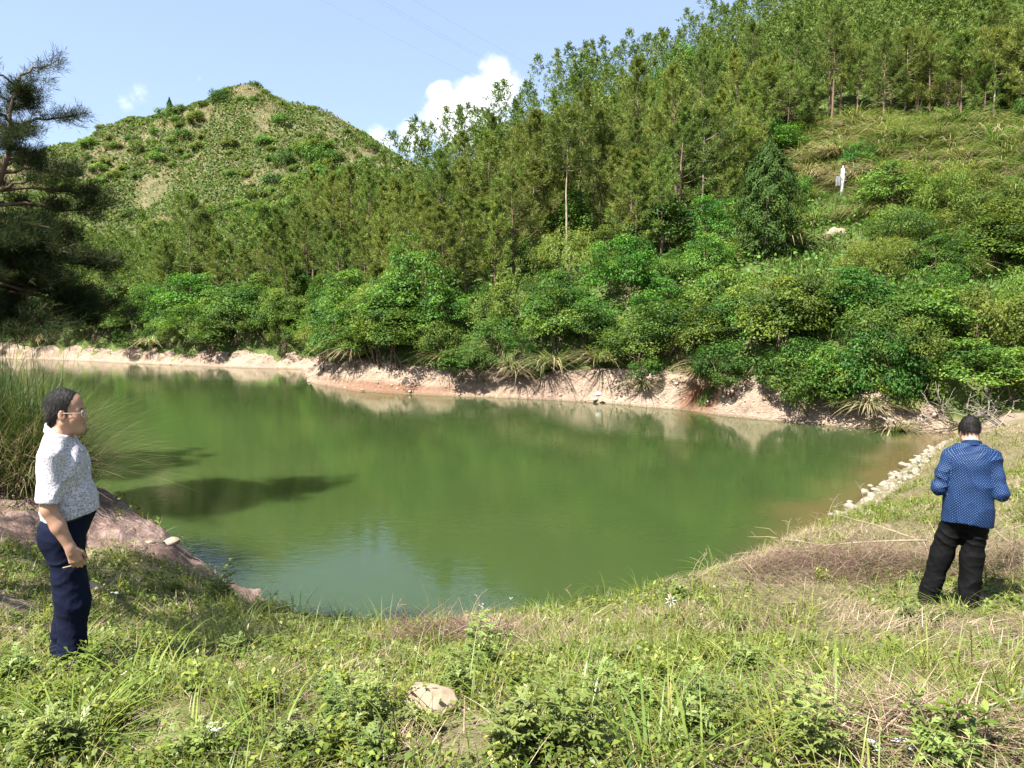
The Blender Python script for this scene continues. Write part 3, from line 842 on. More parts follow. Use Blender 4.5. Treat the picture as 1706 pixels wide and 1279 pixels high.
# past three hundred: the far ones in one mass, real trees all the same
if rest:
    gV, gF, gT, nn = [], [], [], 0
    small = [pine(140 + k, h, b, sp, 110, .60, .135, needles=5) for k, (h, b, sp) in enumerate([(8.5, .18, 2.3), (9.6, .26, 2.4), (7.6, .12, 2.2), (10.4, .24, 2.5), (6.6, .10, 2.0), (8.9, .32, 2.5)])]
    arr = []
    for tm, cm in small:
        v = np.zeros(len(cm.vertices) * 3, np.float32); cm.vertices.foreach_get('co', v)
        f = np.zeros(len(cm.loops), np.int32); cm.loops.foreach_get('vertex_index', f)
        t = np.zeros(len(cm.vertices), np.float32); cm.attributes['tint'].data.foreach_get('value', t)
        arr.append((v.reshape(-1, 3), f.reshape(-1, 4), t))
        bpy.data.meshes.remove(cm); bpy.data.meshes.remove(tm)
    for X, Y, Z, rz, sc, k in rest:
        v, f, t = arr[k]
        c, s = math.cos(rz) * sc, math.sin(rz) * sc
        gV.append(np.stack([v[:, 0] * c - v[:, 1] * s + X, v[:, 0] * s + v[:, 1] * c + Y, v[:, 2] * sc + Z], -1)); gF.append(f + nn); gT.append(np.clip(t + random.uniform(-.15, .15), 0, 1)); nn += len(v)
    o = obj('pine_forest', mesh_np('pine_forest', np.concatenate(gV), np.concatenate(gF), np.concatenate(gT)), M_PINE)
    o['kind'] = 'stuff'
print('rest', len(rest))

# pines whose trunks the photograph lets one pick out
def special_pine(px_, py_, H, bare, spread, label, seed, mat=M_PALEBARK, tufts=620, tr=.095, y=None):
    p = ground_at(px_, py_) if y is None else None
    tm, cm = pine(seed, H * .92, bare, spread, tufts, .36, .042, trunk_r=tr, lean=.03, needles=12, dens=1.2)
    t = proto_tree('pine_tree', label, 'pine tree', tm, cm, mat, M_PINE)
    t.location = (p[0], p[1], p[2] - .15)
    return p
SP = [(1313, 250, 7.6, .42, 2.6, 'pine with a forked reddish trunk beside the dark cypress, at the edge of the grass', 201),
      (945, 440, 10.2, .62, 1.7, 'tall pine with a long bare pale trunk, standing in front of the wood', 202),
      (998, 392, 9.0, .60, 1.6, 'pine with a straight reddish bare trunk behind the pale trunked one', 203),
      (925, 420, 7.6, .58, 1.4, 'thin pine with a leaning pale trunk left of the tall bare one', 204),
      (1167, 372, 8.2, .42, 2.3, 'spreading pine with a pale trunk above the bright broadleaf bushes', 205),
      (1508, 186, 6.8, .45, 2.4, 'pine with a pale trunk above the left end of the silvergrass slope', 206),
      (1601, 206, 7.2, .42, 2.3, 'pine with a short dark trunk in the middle above the silvergrass', 207),
      (1656, 204, 7.4, .5, 2.2, 'pine with a slanting trunk near the right end of the silvergrass', 208),
      (1700, 196, 7.8, .5, 2.4, 'pine cut by the right edge of the view, above the grass', 209),
      (320, 505, 10.5, .25, 3.0, 'broad dark pine with several stems at the foot of the bare hill', 210),
      (440, 490, 8.8, .3, 2.3, 'pine at the foot of the bare hill beside the broad dark one', 211)]
for a in SP:
    special_pine(*a, mat=M_BARK if 'reddish' in a[5] or 'dark' in a[5] else M_PALEBARK)

# dark cypress
def cypress(seed, H, rad, n, leaf=.16):
    r = np.random.default_rng(seed)
    g, gs = Geo(), Geo()
    t = r.random(n) ** .8; az = r.uniform(0, 6.283, n)
    prof = np.sin(np.pi * np.clip(t * .74 + .22, 0, 1)) ** .7 * (1 - t ** 5)
    lump = 1 + .20 * np.sin(az * 5 + t * 23) + .12 * np.sin(az * 9 - t * 41)
    rr = rad * prof * lump * r.uniform(.55, 1.0, n) ** .4
    P = np.stack([np.cos(az) * rr, np.sin(az) * rr, .35 + t * (H - .35)], -1)
    o = np.stack([np.cos(az), np.sin(az), np.full(n, .55)], -1)
    N = unit(o + r.normal(size=(n, 3)) * .5); D = unit(o * .5 + np.array([0, 0, 1]) + r.normal(size=(n, 3)) * .4)
    kites(g, P, N, D, leaf * r.uniform(.7, 1.3, n), leaf * .5 * r.uniform(.7, 1.3, n), np.clip(r.normal(.45, .2, n), 0, 1), .1)
    tube(gs, [(0, 0, -.3), (0, 0, H * .5), (.03, 0, H * .9)], [.13, .07, .02], 6)
    return gs.mesh('trunk'), g.mesh('crown')
p = ground_at(1276, 432)
tm, cm = cypress(31, 6.9, 1.7, 17000, .15)
t = proto_tree('cypress_tree', 'dense dark green conical cypress below the forked pine', 'cypress', tm, cm, M_BARK, M_CONIFER); t.location = (p[0], p[1], p[2] - .1)
p = at_y(283, 188, 137)
tm, cm = cypress(32, 3.4, .55, 900, .3)
t = proto_tree('cypress_tree', 'tiny narrow cypress on the skyline of the bare hill', 'cypress', tm, cm, M_BARK, M_CONIFER); t.location = (p[0], p[1], hz(p[0], p[1]) - .1)

# ------------------------------------------------------------------ bushes
B_A = [bush(300 + k, *a) for k, a in enumerate([(1.5, 2.3, 40, 100, .135, .5, .6, True), (1.8, 2.9, 48, 105, .145, .5, .6, True), (1.3, 1.9, 34, 95, .125, .5, .62, True), (1.6, 2.1, 42, 100, .135, .6, .6, True)])]
B_B = [bush(320 + k, *a) for k, a in enumerate([(1.2, 1.7, 40, 95, .11, .6, .5), (1.5, 2.0, 48, 95, .115, .6, .5), (1.0, 1.5, 34, 95, .10, .6, .5)])]
B_C = [bush(340 + k, *a, hang=.5) for k, a in enumerate([(1.3, 1.9, 46, 95, .19, .7, .22), (1.6, 2.3, 54, 95, .20, .7, .22), (1.1, 1.5, 40, 90, .17, .7, .24)])]
def bprotos(lst, mat, nm, lab, cat):
    out = []
    for sm, fm in lst:
        t = thing(nm, lab, cat); obj('stems', sm, M_BARK, t); obj('foliage', fm, mat, t); out.append(t)
    return out
PB_A = bprotos(B_A, M_BUSH, 'broadleaf_bush', 'broadleaf bush', 'bush')
PB_B = bprotos([(a.copy(), b.copy()) for a, b in B_B], M_BUSH, 'round_bush', 'round bush', 'bush')
PB_L = bprotos([(a.copy(), b.copy()) for a, b in B_A[:2] + B_B[:2]], M_LIGHT, 'light_bush', 'light bush', 'bush')
PB_C = bprotos(B_C, M_LIGHT, 'feathery_shrub', 'feathery shrub', 'shrub')

# the row along the waterline, hanging over the cut bank
r = np.random.default_rng(61)
S = np.concatenate([[0], np.cumsum(np.hypot(*np.diff(FAR[1:-3], axis=0).T))])
PF = FAR[1:-3]
nrow = 0
def row(off, sp, jit, protos_by, zsink, label_fn, grp, x_lo=-75, x_hi=24, scl=(.75, 1.15)):
    a = r.uniform(0, sp)
    while a < S[-1]:
        bx, by = np.interp(a, S, PF[:, 0]), np.interp(a, S, PF[:, 1])
        ax_, ay_ = np.interp(a + .5, S, PF[:, 0]) - np.interp(a - .5, S, PF[:, 0]), np.interp(a + .5, S, PF[:, 1]) - np.interp(a - .5, S, PF[:, 1])
        l = math.hypot(ax_, ay_) + 1e-6
        o = off + r.normal() * jit
        X, Y = bx - ay_ / l * o, by + ax_ / l * o
        a += sp * r.uniform(.7, 1.35) * (1.0 if bx > -22 else 1.35)
        if not (x_lo < X < x_hi): continue
        gx, gy = project(X, Y, 1.0)
        if gx < -80 or gx > 1800: continue
        zz = hz(X, Y)
        P = protos_by(X, gx); sc_ = r.uniform(*scl)
        place(P, int(r.integers(len(P))), (X, Y, max(zz, .6) - zsink), r.uniform(0, 6.28), sc_ * (1.0 if bx > -22 else 1.15), size_word(sc_, .8, .97) + ' ' + label_fn(gx) + ', ' + zone(gx), grp + ', ' + zone(gx), (r.normal() * .06, r.normal() * .06))
def lab1(gx):
    return 'bush hanging over the far bank'
row(1.15, 1.5, .35, lambda X, gx: PB_B if r.random() < .5 else (PB_A if r.random() < .7 else PB_L), .35, lab1, 'bushes hanging over the far bank', scl=(.70, 1.1))
row(2.9, 1.8, .5, lambda X, gx: PB_A if r.random() < .62 else (PB_L if r.random() < .6 else PB_B), .2, lambda gx: 'bush behind the bank row', 'bushes just above the far bank', scl=(.85, 1.25))
for q, (pxx, zz, sc) in enumerate([(1330, .25, .85), (1368, .2, .95), (1408, .25, 1.05), (1446, .3, 1.0), (1488, .45, .95), (1528, .55, .95), (1300, .75, .8), (1222, 1.0, .8), (1085, .95, .75), (800, .9, .7)]):
    p = on_z(pxx, np.interp(pxx, [800, 1000, 1200, 1300, 1400, 1500, 1560], [660, 669, 691, 700, 708, 714, 716]) + 1, .0)
    P = PB_B if q % 3 else PB_C
    place(P, q % len(P), (p[0], p[1] + .75, zz), q * 1.3, sc * 1.15, '%s of the seven dark bushes reaching down to the water at right' % {1330: 'second from left', 1368: 'third from left', 1408: 'fourth from left', 1446: 'fifth from left', 1488: 'sixth from left', 1528: 'rightmost', 1300: 'leftmost'}[pxx] if pxx > 1290 else 'bush clinging to the cut bank ' + {1222: 'right of the red hollow', 1085: 'left of the red hollow', 800: 'right of the point of land'}[pxx], 'bushes touching the water', (.25, 0))
# the slope above them
x, y, z, px, py, I, r2 = grid_pts(2.25, 77, -75, 60, 24, 84)
lo = np.interp(px, WOOD_LO[:, 0], WOOD_LO[:, 1])
ok = I['far'] & (py > lo - 14) & (I['dF'] > 4.6) & (px > -70) & (px < 1800) & (py < 690)
grassy = inside([(1330, 190), (1720, 190), (1720, 330), (1560, 330), (1330, 345)], px, py)
idx = [i for i in np.nonzero(ok)[0]]
keep = []
for i in idx:
    if hides(px[i], py[i]): continue
    if grassy[i] and r2.random() < .42: continue
    if r2.random() < .12: continue
    keep.append(i)
print('slope bushes', len(keep))
for i in keep:
    u = r2.random()
    if px[i] > 1280: P = PB_C if u < .48 else PB_L if u < .90 else PB_A if u < .96 else PB_B
    elif px[i] > 880: P = PB_A if u < .42 else PB_L if u < .68 else PB_B if u < .86 else PB_C
    else: P = PB_A if u < .36 else PB_B if u < .66 else PB_L if u < .86 else PB_C
    sc = r2.uniform(.5, 1.12)
    if grassy[i]: sc *= .58
    if px[i] > 1280: lab, grp = 'yellowish green shrub on the sunny slope below the silvergrass', 'shrubs on the sunny right hand slope'
    elif px[i] > 880: lab, grp = 'bright green broadleaf bush on the slope below the pine trunks', 'broadleaf bushes below the pine trunks'
    else: lab, grp = 'green bush at the foot of the pines, across the lake', 'bushes at the foot of the pines'
    kind = 'feathery yellowish' if P is PB_C else 'yellow green' if P is PB_L else 'broad leaved' if P is PB_A else 'dense round'
    lab = '%s %s bush on the far slope, %s' % (size_word(sc, .82, 1.0), kind, zone(px[i])); grp = kind + ' bushes on the far slope, ' + zone(px[i])
    place(P, int(r2.integers(len(P))), (x[i], y[i], z[i] - .2), r2.uniform(0, 6.28), sc, lab, grp, (r2.normal() * .05, r2.normal() * .05))
# understorey between the pines: broadleaf trees that show as brighter green crowns
x, y, z, px, py, I, r2 = grid_pts(5.6, 78, -75, 80, 30, 110)
lo = np.interp(px, WOOD_LO[:, 0], WOOD_LO[:, 1]); hi = np.interp(px, WOOD_HI[:, 0], WOOD_HI[:, 1])
for i in np.nonzero(I['far'] & (py < lo) & (py > hi) & (px > -60) & (px < 1760) & (py > 0) & (y < np.interp(x, RR[:, 0], RR[:, 1])))[0]:
    if r2.random() < .28 or abs(px[i] - 1276) < 75 and py[i] > 330: continue
    P = PB_A if r2.random() < .6 else PB_L
    place(P, int(r2.integers(len(P))), (x[i], y[i], z[i] - .1), r2.uniform(0, 6.28), r2.uniform(1.0, 1.6), 'bright broadleaf sapling among the pines, ' + zone(px[i]), 'saplings among the pines, ' + zone(px[i]))

# ------------------------------------------------------------------ silvergrass on the slope and along the bank
SG = [silvergrass(400 + k, 210, L, .068, .5, .8, d, 4) for k, (L, d) in enumerate([(2.1, .12), (1.9, .5), (1.6, .95), (2.2, .2)])]
def sg_proto(me):
    o = obj('silvergrass_clump', me, M_SLOPE); return tag(o, 'silvergrass clump', 'grass clump')
PSG = [sg_proto(m) for m in SG]
r = np.random.default_rng(63)
x, y, z, px, py, I, r2 = grid_pts(1.75, 79, 5, 60, 26, 84)
gz = inside([(1325, 215), (1420, 205), (1706, 205), (1760, 205), (1760, 330), (1600, 345), (1480, 330), (1330, 345)], px, py) | (inside([(1280, 330), (1760, 330), (1760, 470), (1300, 430)], px, py) & (r2.random(len(px)) < .42))
n = 0
for i in np.nonzero(gz & I['far'])[0]:
    if hides(px[i], py[i], .45): continue
    dry = inside([(1335, 262), (1540, 255), (1560, 320), (1335, 325)], px[i:i + 1], py[i:i + 1])[0]
    k = int(r2.choice([1, 2])) if dry and r2.random() < .8 else int(r2.choice([0, 3, 1]))
    lab, grp = (('tan dry silvergrass clump beside the white marker post', 'dry silvergrass by the marker post') if dry else (('pale' if k == 1 else 'lush' if k == 0 else 'long-bladed') + ' green silvergrass %s on the open slope, ' % ('high' if py[i] < 240 else 'midway' if py[i] < 300 else 'low') + zone(px[i]), 'silvergrass on the open slope, ' + zone(px[i])))
    place(PSG, k, (x[i], y[i], z[i] - .05), r2.uniform(0, 6.28), r2.uniform(.85, 1.4), lab, grp); n += 1
for q, (pxx, pyy, k, sc) in enumerate([(1352, 300, 2, 1.25), (1372, 302, 2, 1.15), (1418, 300, 2, 1.3), (1440, 298, 2, 1.2), (1462, 292, 1, 1.2), (1490, 290, 2, 1.2), (1520, 296, 1, 1.2), (1535, 270, 1, 1.1), (1400, 262, 1, 1.1), (1350, 275, 1, 1.0), (1580, 285, 2, 1.0), (1470, 350, 2, 1.0), (1420, 360, 1, .9)]):
    p = ground_at(pxx, pyy)
    place(PSG, k, tuple(p), q * 1.3, sc, 'straw coloured silvergrass clump %s the white marker post' % ('left of' if pxx < 1393 else 'just right of' if pxx < 1445 else 'well right of'), 'dry silvergrass by the marker post')
print('silvergrass', n)
# clumps drooping over the bank
for q, (pxx, pyy, k, sc) in enumerate([(588, 590, 2, 1.0), (575, 575, 1, 1.0), (850, 612, 2, .9), (862, 622, 2, .75), (905, 612, 1, .85), (925, 605, 1, .8), (1000, 600, 1, .85), (1165, 625, 2, .8), (1175, 610, 1, .7), (248, 572, 2, 1.1), (60, 566, 2, 1.2), (1445, 688, 2, .7), (1490, 690, 1, .6), (1070, 640, 2, .6), (740, 600, 3, .7)]):
    p = ground_at(pxx, pyy)
    pl_ = {588: 'tan drooping silvergrass at the point of the bank', 248: 'tan silvergrass on the grassy spit at left'}.get(pxx, 'straw coloured silvergrass drooping over the far bank')
    place(PSG, k, (p[0], p[1], p[2]), q * 1.7, sc, pl_, 'dry silvergrass along the far bank')

# ------------------------------------------------------------------ shrubs on the bare hill
H_S = [bush(500 + k, rx, rz, 26, 46, .26, .6, .6, False, 2, clumpr=.42) for k, (rx, rz) in enumerate([(1.3, 1.6), (1.0, 1.1), (1.7, 1.5), (1.8, 2.2)])]
PH = []
for k, (sm, fm) in enumerate(H_S):
    o = obj('hill_shrub', fm, M_LIGHT if k in (0, 1) else M_BUSH); PH.append(tag(o, 'shrub', 'shrub'))
    bpy.data.meshes.remove(sm)
x, y, z, px, py, I, r2 = grid_pts(2.7, 81, -110, 0, 72, 150)
dens = fbm(x / 11, y / 11, 55, 3) * .6 + fbm(x / 30, y / 30, 57, 2) * .4
down = sstep((py - 180) / 200)
ok = I['far'] & (I['hL'] > I['hR']) & (px > -60) & (px < 690) & (py < 450) & (y < np.interp(x, RL[:, 0], RL[:, 1]) + 1.5)
right = sstep((px - 380) / 150) * sstep((py - 200) / 60)
pr = np.clip((dens - .40) * 5.5 + right * .6 + .18, .10, 1)
idx = np.nonzero(ok & (r2.random(len(px)) < pr))[0]
idx = idx[np.argsort(y[idx])]
print('hill shrubs', len(idx))
hs_rest = []
skip = max(1, len(idx) // 290 + 1) if len(idx) > 296 else 1
for q, i in enumerate(idx):
    k = int(r2.choice([0, 1, 2, 3], p=[.36, .30, .22, .12])) if right[i] < .5 else int(r2.choice([0, 2, 3], p=[.3, .35, .35]))
    sc = r2.uniform(.40, 1.1) * (1 + .35 * right[i]) * (.6 if I['dL'][i] < 5 else 1); rz = r2.uniform(0, 6.28)
    if q < 296: place(PH, k, (x[i], y[i], z[i] - .25), rz, sc, '%s green shrub on the bare hill, %s, %s' % (size_word(sc, .52, .75), 'near its crest' if py[i] < 230 else 'midway down' if py[i] < 320 else 'near its foot', 'left of its top' if px[i] < 330 else 'below its top' if px[i] < 470 else 'right of its top'), 'shrubs on the bare hill')
    else: hs_rest.append((x[i], y[i], z[i] - .25, rz, sc, k))
def merge_copies(name, protos, lst, mat):
    gV, gF, gT, nn = [], [], [], 0
    for X, Y, Z, rz, sc, k in lst:
        me = protos[k].data
        v = np.zeros(len(me.vertices) * 3, np.float32); me.vertices.foreach_get('co', v); v = v.reshape(-1, 3)
        f = np.zeros(len(me.loops), np.int32); me.loops.foreach_get('vertex_index', f)
        t = np.zeros(len(me.vertices), np.float32); me.attributes['tint'].data.foreach_get('value', t)
        c, s = math.cos(rz) * sc, math.sin(rz) * sc
        gV.append(np.stack([v[:, 0] * c - v[:, 1] * s + X, v[:, 0] * s + v[:, 1] * c + Y, v[:, 2] * sc + Z], -1)); gF.append(f.reshape(-1, 4) + nn); gT.append(t); nn += len(v)
    o = obj(name, mesh_np(name, np.concatenate(gV), np.concatenate(gF), np.concatenate(gT)), mat); o['kind'] = 'stuff'
    return o
if hs_rest:
    merge_copies('hillside_scrub', PH, hs_rest, M_BUSH)

# ------------------------------------------------------------------ low growth that nobody could count
def undergrowth(name, n, region, mat, L, W, seed, up=.0, blade=False, lo=-80, hi=80, y0=24, y1=150):
    r = np.random.default_rng(seed)
    x, y = r.uniform(lo, hi, n * 6), y0 + (y1 - y0) * r.random(n * 6) ** 1.5
    z, I = height(x, y, True); px, py = project(x, y, z)
    ok = I['far'] & (px > -60) & (px < 1770) & (py > -40) & region(x, y, px, py, I)
    i = np.nonzero(ok)[0][:n]
    x, y, z = x[i], y[i], z[i]; m = len(i); d = np.hypot(x, y)
    g = Geo()
    sz = (1 + d / 90)
    if blade:
        blades(g, np.stack([x, y, z - .03], -1), r.uniform(0, 6.28, m), L * r.uniform(.5, 1.2, m) * sz ** .5, W * sz, r.uniform(.1, .7, m), r.uniform(.1, .8, m), np.clip(r.normal(.45, .2, m), 0, 1), 2)
    else:
        P = np.stack([x, y, z + r.random(m) * up], -1)
        N = unit(r.normal(size=(m, 3)) * .6 + np.array([0, -.35, .8])); D = unit(r.normal(size=(m, 3)))
        kites(g, P, N, D, L * r.uniform(.5, 1.3, m) * sz, W * r.uniform(.6, 1.2, m) * sz, np.clip(r.normal(.45, .2, m), 0, 1), .15)
    o = obj(name, g.mesh(name), mat); o['kind'] = 'stuff'
isfar = lambda I: I['hL'] > I['hR'] + .5
undergrowth('undergrowth', 66000, lambda x, y, px, py, I: ~isfar(I) & (I['dF'] > 2.2) & ~((px > 1330) & (py < 335)), M_BUSH, .19, .115, 91, .8)
undergrowth('hill_grass', 48000, lambda x, y, px, py, I: isfar(I) & (py < 470) & (y > 70), M_DRYGRASS, .30, .06, 92, blade=True, lo=-110, hi=10, y0=68)
undergrowth('hill_herbs', 74000, lambda x, y, px, py, I: isfar(I) & (py < 470) & (y > 70) & (fbm(x / 6, y / 6, 33, 4) + .34 * (vnoise(x * 7.7, y * 7.7, 3) - .5) > .45), M_BUSH, .20, .125, 93, .5, lo=-110, hi=10, y0=68)
undergrowth('slope_grass', 22000, lambda x, y, px, py, I: ~isfar(I) & (px > 1270) & (py > 190) & (I['dF'] > 2.4), M_SLOPE, .75, .035, 94, blade=True, lo=5, hi=60, y0=24, y1=80)

# rock showing between the bushes, marker post, cables
def rock_mesh(seed, sx, sy, sz, sub=3, rough=.28):
    import bmesh
    bm = bmesh.new(); bmesh.ops.create_icosphere(bm, subdivisions=sub, radius=1)
    v = np.array([q.co[:] for q in bm.verts]); f = np.array([[w.index for w in q.verts] for q in bm.faces]); bm.free()
    r = np.random.default_rng(seed)
    for k in range(9):
        d = rnd_dir(r, 1)[0]; t = r.uniform(.55, .85)
        h = v @ d; v = v - np.maximum(h - t, 0)[:, None] * d * .85
    v = v * (1 + rough * (fbm(v[:, 0] * 1.6 + seed, v[:, 1] * 1.6 + v[:, 2] * 1.3, seed, 4) - .5)[:, None])
    v = v * np.array([sx, sy, sz])
    f = np.concatenate([f, f[:, 2:3]], 1)[:, :3]
    return mesh_np('rock', v, f, None, False)
M_ROCK = simple_mat('pale_limestone', (.13, .115, .09), (.29, .262, .215), 5, .9, .15, .7, .02)
M_ROCK_TAN = simple_mat('tan_rock', (.17, .13, .09), (.33, .27, .20), 3, .9, .15, .7, .05)
p = ground_at(1385, 392)
o = obj('boulder', rock_mesh(6, .62, .42, .50, 3, 1.1), M_ROCK_TAN); o.location = (p[0], p[1] - .5, p[2] + .02)
tag(o, 'tan boulder showing between bushes below the white marker post', 'boulder')
p = ground_at(995, 664)
o = obj('white_stone', rock_mesh(8, .16, .13, .12), simple_mat('white_stone', (.6, .6, .58), (.8, .8, .78), 8)); o.location = (p[0] , p[1] - .35, .42)
tag(o, 'small white stone lying on the far bank by the waterline', 'stone')

def bank_rubble():
    r = np.random.default_rng(97); g = Geo()
    me = bank.data; n = len(me.vertices); v = np.zeros(n * 3, np.float32); me.vertices.foreach_get('co', v); v = v.reshape(-1, 3)
    e = np.zeros(n, np.float32); me.attributes['turf'].data.foreach_get('value', e)
    idx = np.nonzero((v[:, 2] > .0) & (e < .3) & (v[:, 0] > -62))[0]; idx = r.choice(idx, 3000)
    for k in range(3):
        ii = idx[k::3]; m = len(ii); s = r.uniform(.02, .065, m) * np.where(r.random(m) < .06, 2.2, 1)
        c = v[ii] + r.normal(0, .06, (m, 3)) * np.array([1, 1, .5])
        base = unit(np.array([(1, 1, 1), (1, -1, -1), (-1, 1, -1), (-1, -1, 1)], float)); oct_ = np.array([(1, 0, 0), (-1, 0, 0), (0, 1, 0), (0, -1, 0), (0, 0, 1), (0, 0, -1)], float)
        V = c[:, None] + oct_[None] * (s[:, None, None] * r.uniform(.55, 1.2, (m, 6, 1))) * np.array([1, 1, .7])
        f = np.array([(0, 2, 4, 4), (2, 1, 4, 4), (1, 3, 4, 4), (3, 0, 4, 4), (2, 0, 5, 5), (1, 2, 5, 5), (3, 1, 5, 5), (0, 3, 5, 5)])
        F3 = f[:, :3]
        g.V.append(V.reshape(-1, 3).astype(np.float32)); g.F.append((np.arange(m)[:, None, None] * 6 + F3[None]).reshape(-1, 3) + g.n); g.T.append(np.zeros(m * 6, np.float32)); g.n += m * 6
    o = obj('bank_rubble', mesh_np('bank_rubble', np.concatenate(g.V), np.concatenate(g.F), None), simple_mat('bank_stones', (.24, .185, .14), (.46, .39, .31), 3, .9, .15, .5, .03)); o['kind'] = 'stuff'
bank_rubble()
M_POST = simple_mat('white_painted_post', (.62, .63, .62), (.84, .85, .84), 20, .6, .3, .1, .004)
M_GREYBOX = simple_mat('grey_metal_box', (.22, .23, .26), (.36, .37, .40), 14, .5, .4, .1, .004)
import bmesh
def box_mesh(name, cx, cy, cz, sx, sy, sz, bev=.006):
    bm = bmesh.new(); bmesh.ops.create_cube(bm, size=1)
    bmesh.ops.scale(bm, verts=bm.verts, vec=(sx, sy, sz)); bmesh.ops.translate(bm, verts=bm.verts, vec=(cx, cy, cz))
    bmesh.ops.bevel(bm, geom=bm.edges[:], offset=bev, segments=2, affect='EDGES')
    me = bpy.data.meshes.new(name); bm.to_mesh(me); bm.free(); return me
p = ground_at(1393, 322)
t = thing('marker_post', 'short white concrete post with a grey box, standing in the silvergrass', 'post', (p[0], p[1] - .9, hz(p[0], p[1] - .9)), .3)
g = Geo(); tube(g, [(0, 0, -.4), (0, 0, .6), (0, 0, 1.78)], [.125, .12, .11], 10); obj('post_shaft', g.mesh('post_shaft', True), M_POST, t)
obj('grey_box', box_mesh('grey_box', -.28, .02, .95, .30, .2, .62), M_GREYBOX, t)
g = Geo(); tube(g, [(.0, -.1, 1.55), (.28, -.12, 1.52)], [.022, .022], 6); tube(g, [(.0, -.1, 1.0), (.26, -.12, .97)], [.022, .022], 6)
obj('bracket', g.mesh('bracket'), M_POST, t)
g = Geo(); tube(g, [(-.02, -.01, 1.76), (.03, 0, 1.95)], [.05, .04], 8); obj('cap', g.mesh('cap', True), M_POST, t)

# overhead power cables crossing behind the ridge
M_CABLE = simple_mat('dull_cable', (.30, .32, .36), (.36, .38, .42), 3, .6, .3, 0, .01)
for q, (a, b, lab) in enumerate([((553, -2), (805, 128), 'lowest and left most visible overhead cable, crossing the sky above the cloud'),
                                 ((640, -2), (845, 112), 'lower strand of the close pair of overhead cables above the cloud'),
                                 ((650, -2), (852, 112), 'upper strand of the close pair of overhead cables above the cloud'),
                                 ((705, -2), (915, 118), 'faint highest overhead cable reaching the pines at the skyline')]):
    A, B = at_y(*a, 190), at_y(*b, 235)
    D = B - A; A = A - D * 1.2; B = B + D * .9
    tt = np.linspace(0, 1, 40)[:, None]
    pts = A + (B - A) * tt - np.array([0, 0, 1.0]) * (4.0 * np.sin(tt * np.pi)) * 0.4
    g = Geo(); tube(g, pts, .022, 5); tag(obj('power_cable', g.mesh('power_cable', True), M_CABLE), lab, 'cable', 'overhead cables in the sky')
# ================================================================== the near bank
M_GRASS = leaf_mat('fresh_grass', [(0, (.055, .078, .014)), (.4, (.130, .168, .025)), (.75, (.225, .258, .042)), (.88, (.28, .275, .075)), (1, (.34, .285, .15))], .42, .45, .35, .0)
M_HERB = leaf_mat('small_herb_leaves', [(0, (.040, .068, .015)), (.4, (.105, .152, .026)), (.75, (.195, .240, .042)), (1, (.30, .31, .08))], .4, .45, .35, .04)
M_MUG = leaf_mat('mugwort_leaves', [(0, (.055, .085, .022)), (.5, (.13, .180, .044)), (1, (.24, .29, .10))], .35, .5, .35, .03)
M_STRAW = leaf_mat('straw', [(0, (.055, .034, .024)), (.35, (.145, .102, .070)), (.7, (.27, .21, .135)), (1, (.42, .345, .235))], .15, .75, .15, .0)
M_REED = leaf_mat('broad_grass_blades', [(0, (.06, .10, .018)), (.5, (.14, .20, .035)), (1, (.26, .30, .07))], .42, .4, .4, .04)

def near_points(n, seed, rmax=26, rmin=1.1, half=54, pw=1.0):
    n = int(n * 1.08)
    r = np.random.default_rng(seed)
    rad = rmin + (rmax - rmin) * r.random(n) ** pw
    a = np.radians(r.uniform(-half, half, n))
    x, y = rad * np.sin(a), rad * np.cos(a)
    z, I = height(x, y, True)
    ok = I['near'] & (z > .10) & (I['dN'] > .25)
    return x[ok], y[ok], z[ok], r
def bare_here(x, y):
    return np.maximum.reduce([redness(x, y), sandiness(x, y), bareness(x, y)])

# short turf
def make_turf():
    g = Geo()
    x, y, z, r = near_points(235000, 11)
    dry, bare = dryness(x, y), bare_here(x, y)
    clump = fbm(x * 3.5, y * 3.5, 23, 3)
    keep = r.random(len(x)) < np.clip((1 - .84 * dry) * (1 - .96 * bare) * (.22 + 1.6 * sstep((clump - .35) / .3)), .0, 1)
    x, y, z, dry, clump = x[keep], y[keep], z[keep], dry[keep], clump[keep]; n = len(x); d = np.hypot(x, y)
    L = r.uniform(.05, .17, n) * (.7 + .9 * clump) * (1 + .25 * (d > 9))
    blades(g, np.stack([x, y, z - .015], -1), r.uniform(0, 6.28, n), L, r.uniform(.0035, .0065, n) * (1 + d / 14), r.beta(2, 2, n) * .85, r.uniform(.1, .8, n),
           np.clip(r.normal(.42, .2, n) + .45 * dry * r.random(n), 0, 1), 2)
    print('turf', n)
    return g.mesh('turf_grass')
o = obj('turf_grass', make_turf(), M_GRASS); o['kind'] = 'stuff'

# straw and dead stalks lying about
def make_straw():
    g = Geo()
    x, y, z, r = near_points(250000, 12)
    dry, bare = dryness(x, y), bare_here(x, y)
    keep = r.random(len(x)) < (.22 + .78 * dry) * (1 - .93 * bare)
    x, y, z, dry = x[keep], y[keep], z[keep], dry[keep]; n = len(x); d = np.hypot(x, y)
    swirl = 6.28 * vnoise(x * .7, y * .7, 5) * 1.5
    az = swirl + r.normal(0, .9, n)
    L = r.uniform(.04, .20, n) * (1 + .6 * (r.random(n) < .12)); W = r.uniform(.002, .0042, n) * (1 + d / 12)
    B = np.stack([x, y, z + r.random(n) * .07 * (.3 + dry)], -1)
    blades(g, B, az, L, W, r.uniform(.84, .995, n), r.uniform(-.05, .25, n), np.clip(r.normal(.48, .27, n), 0, 1), 2, 1.5)
    print('straw', n)
    return g.mesh('straw_litter')
o = obj('straw_litter', make_straw(), M_STRAW); o['kind'] = 'stuff'

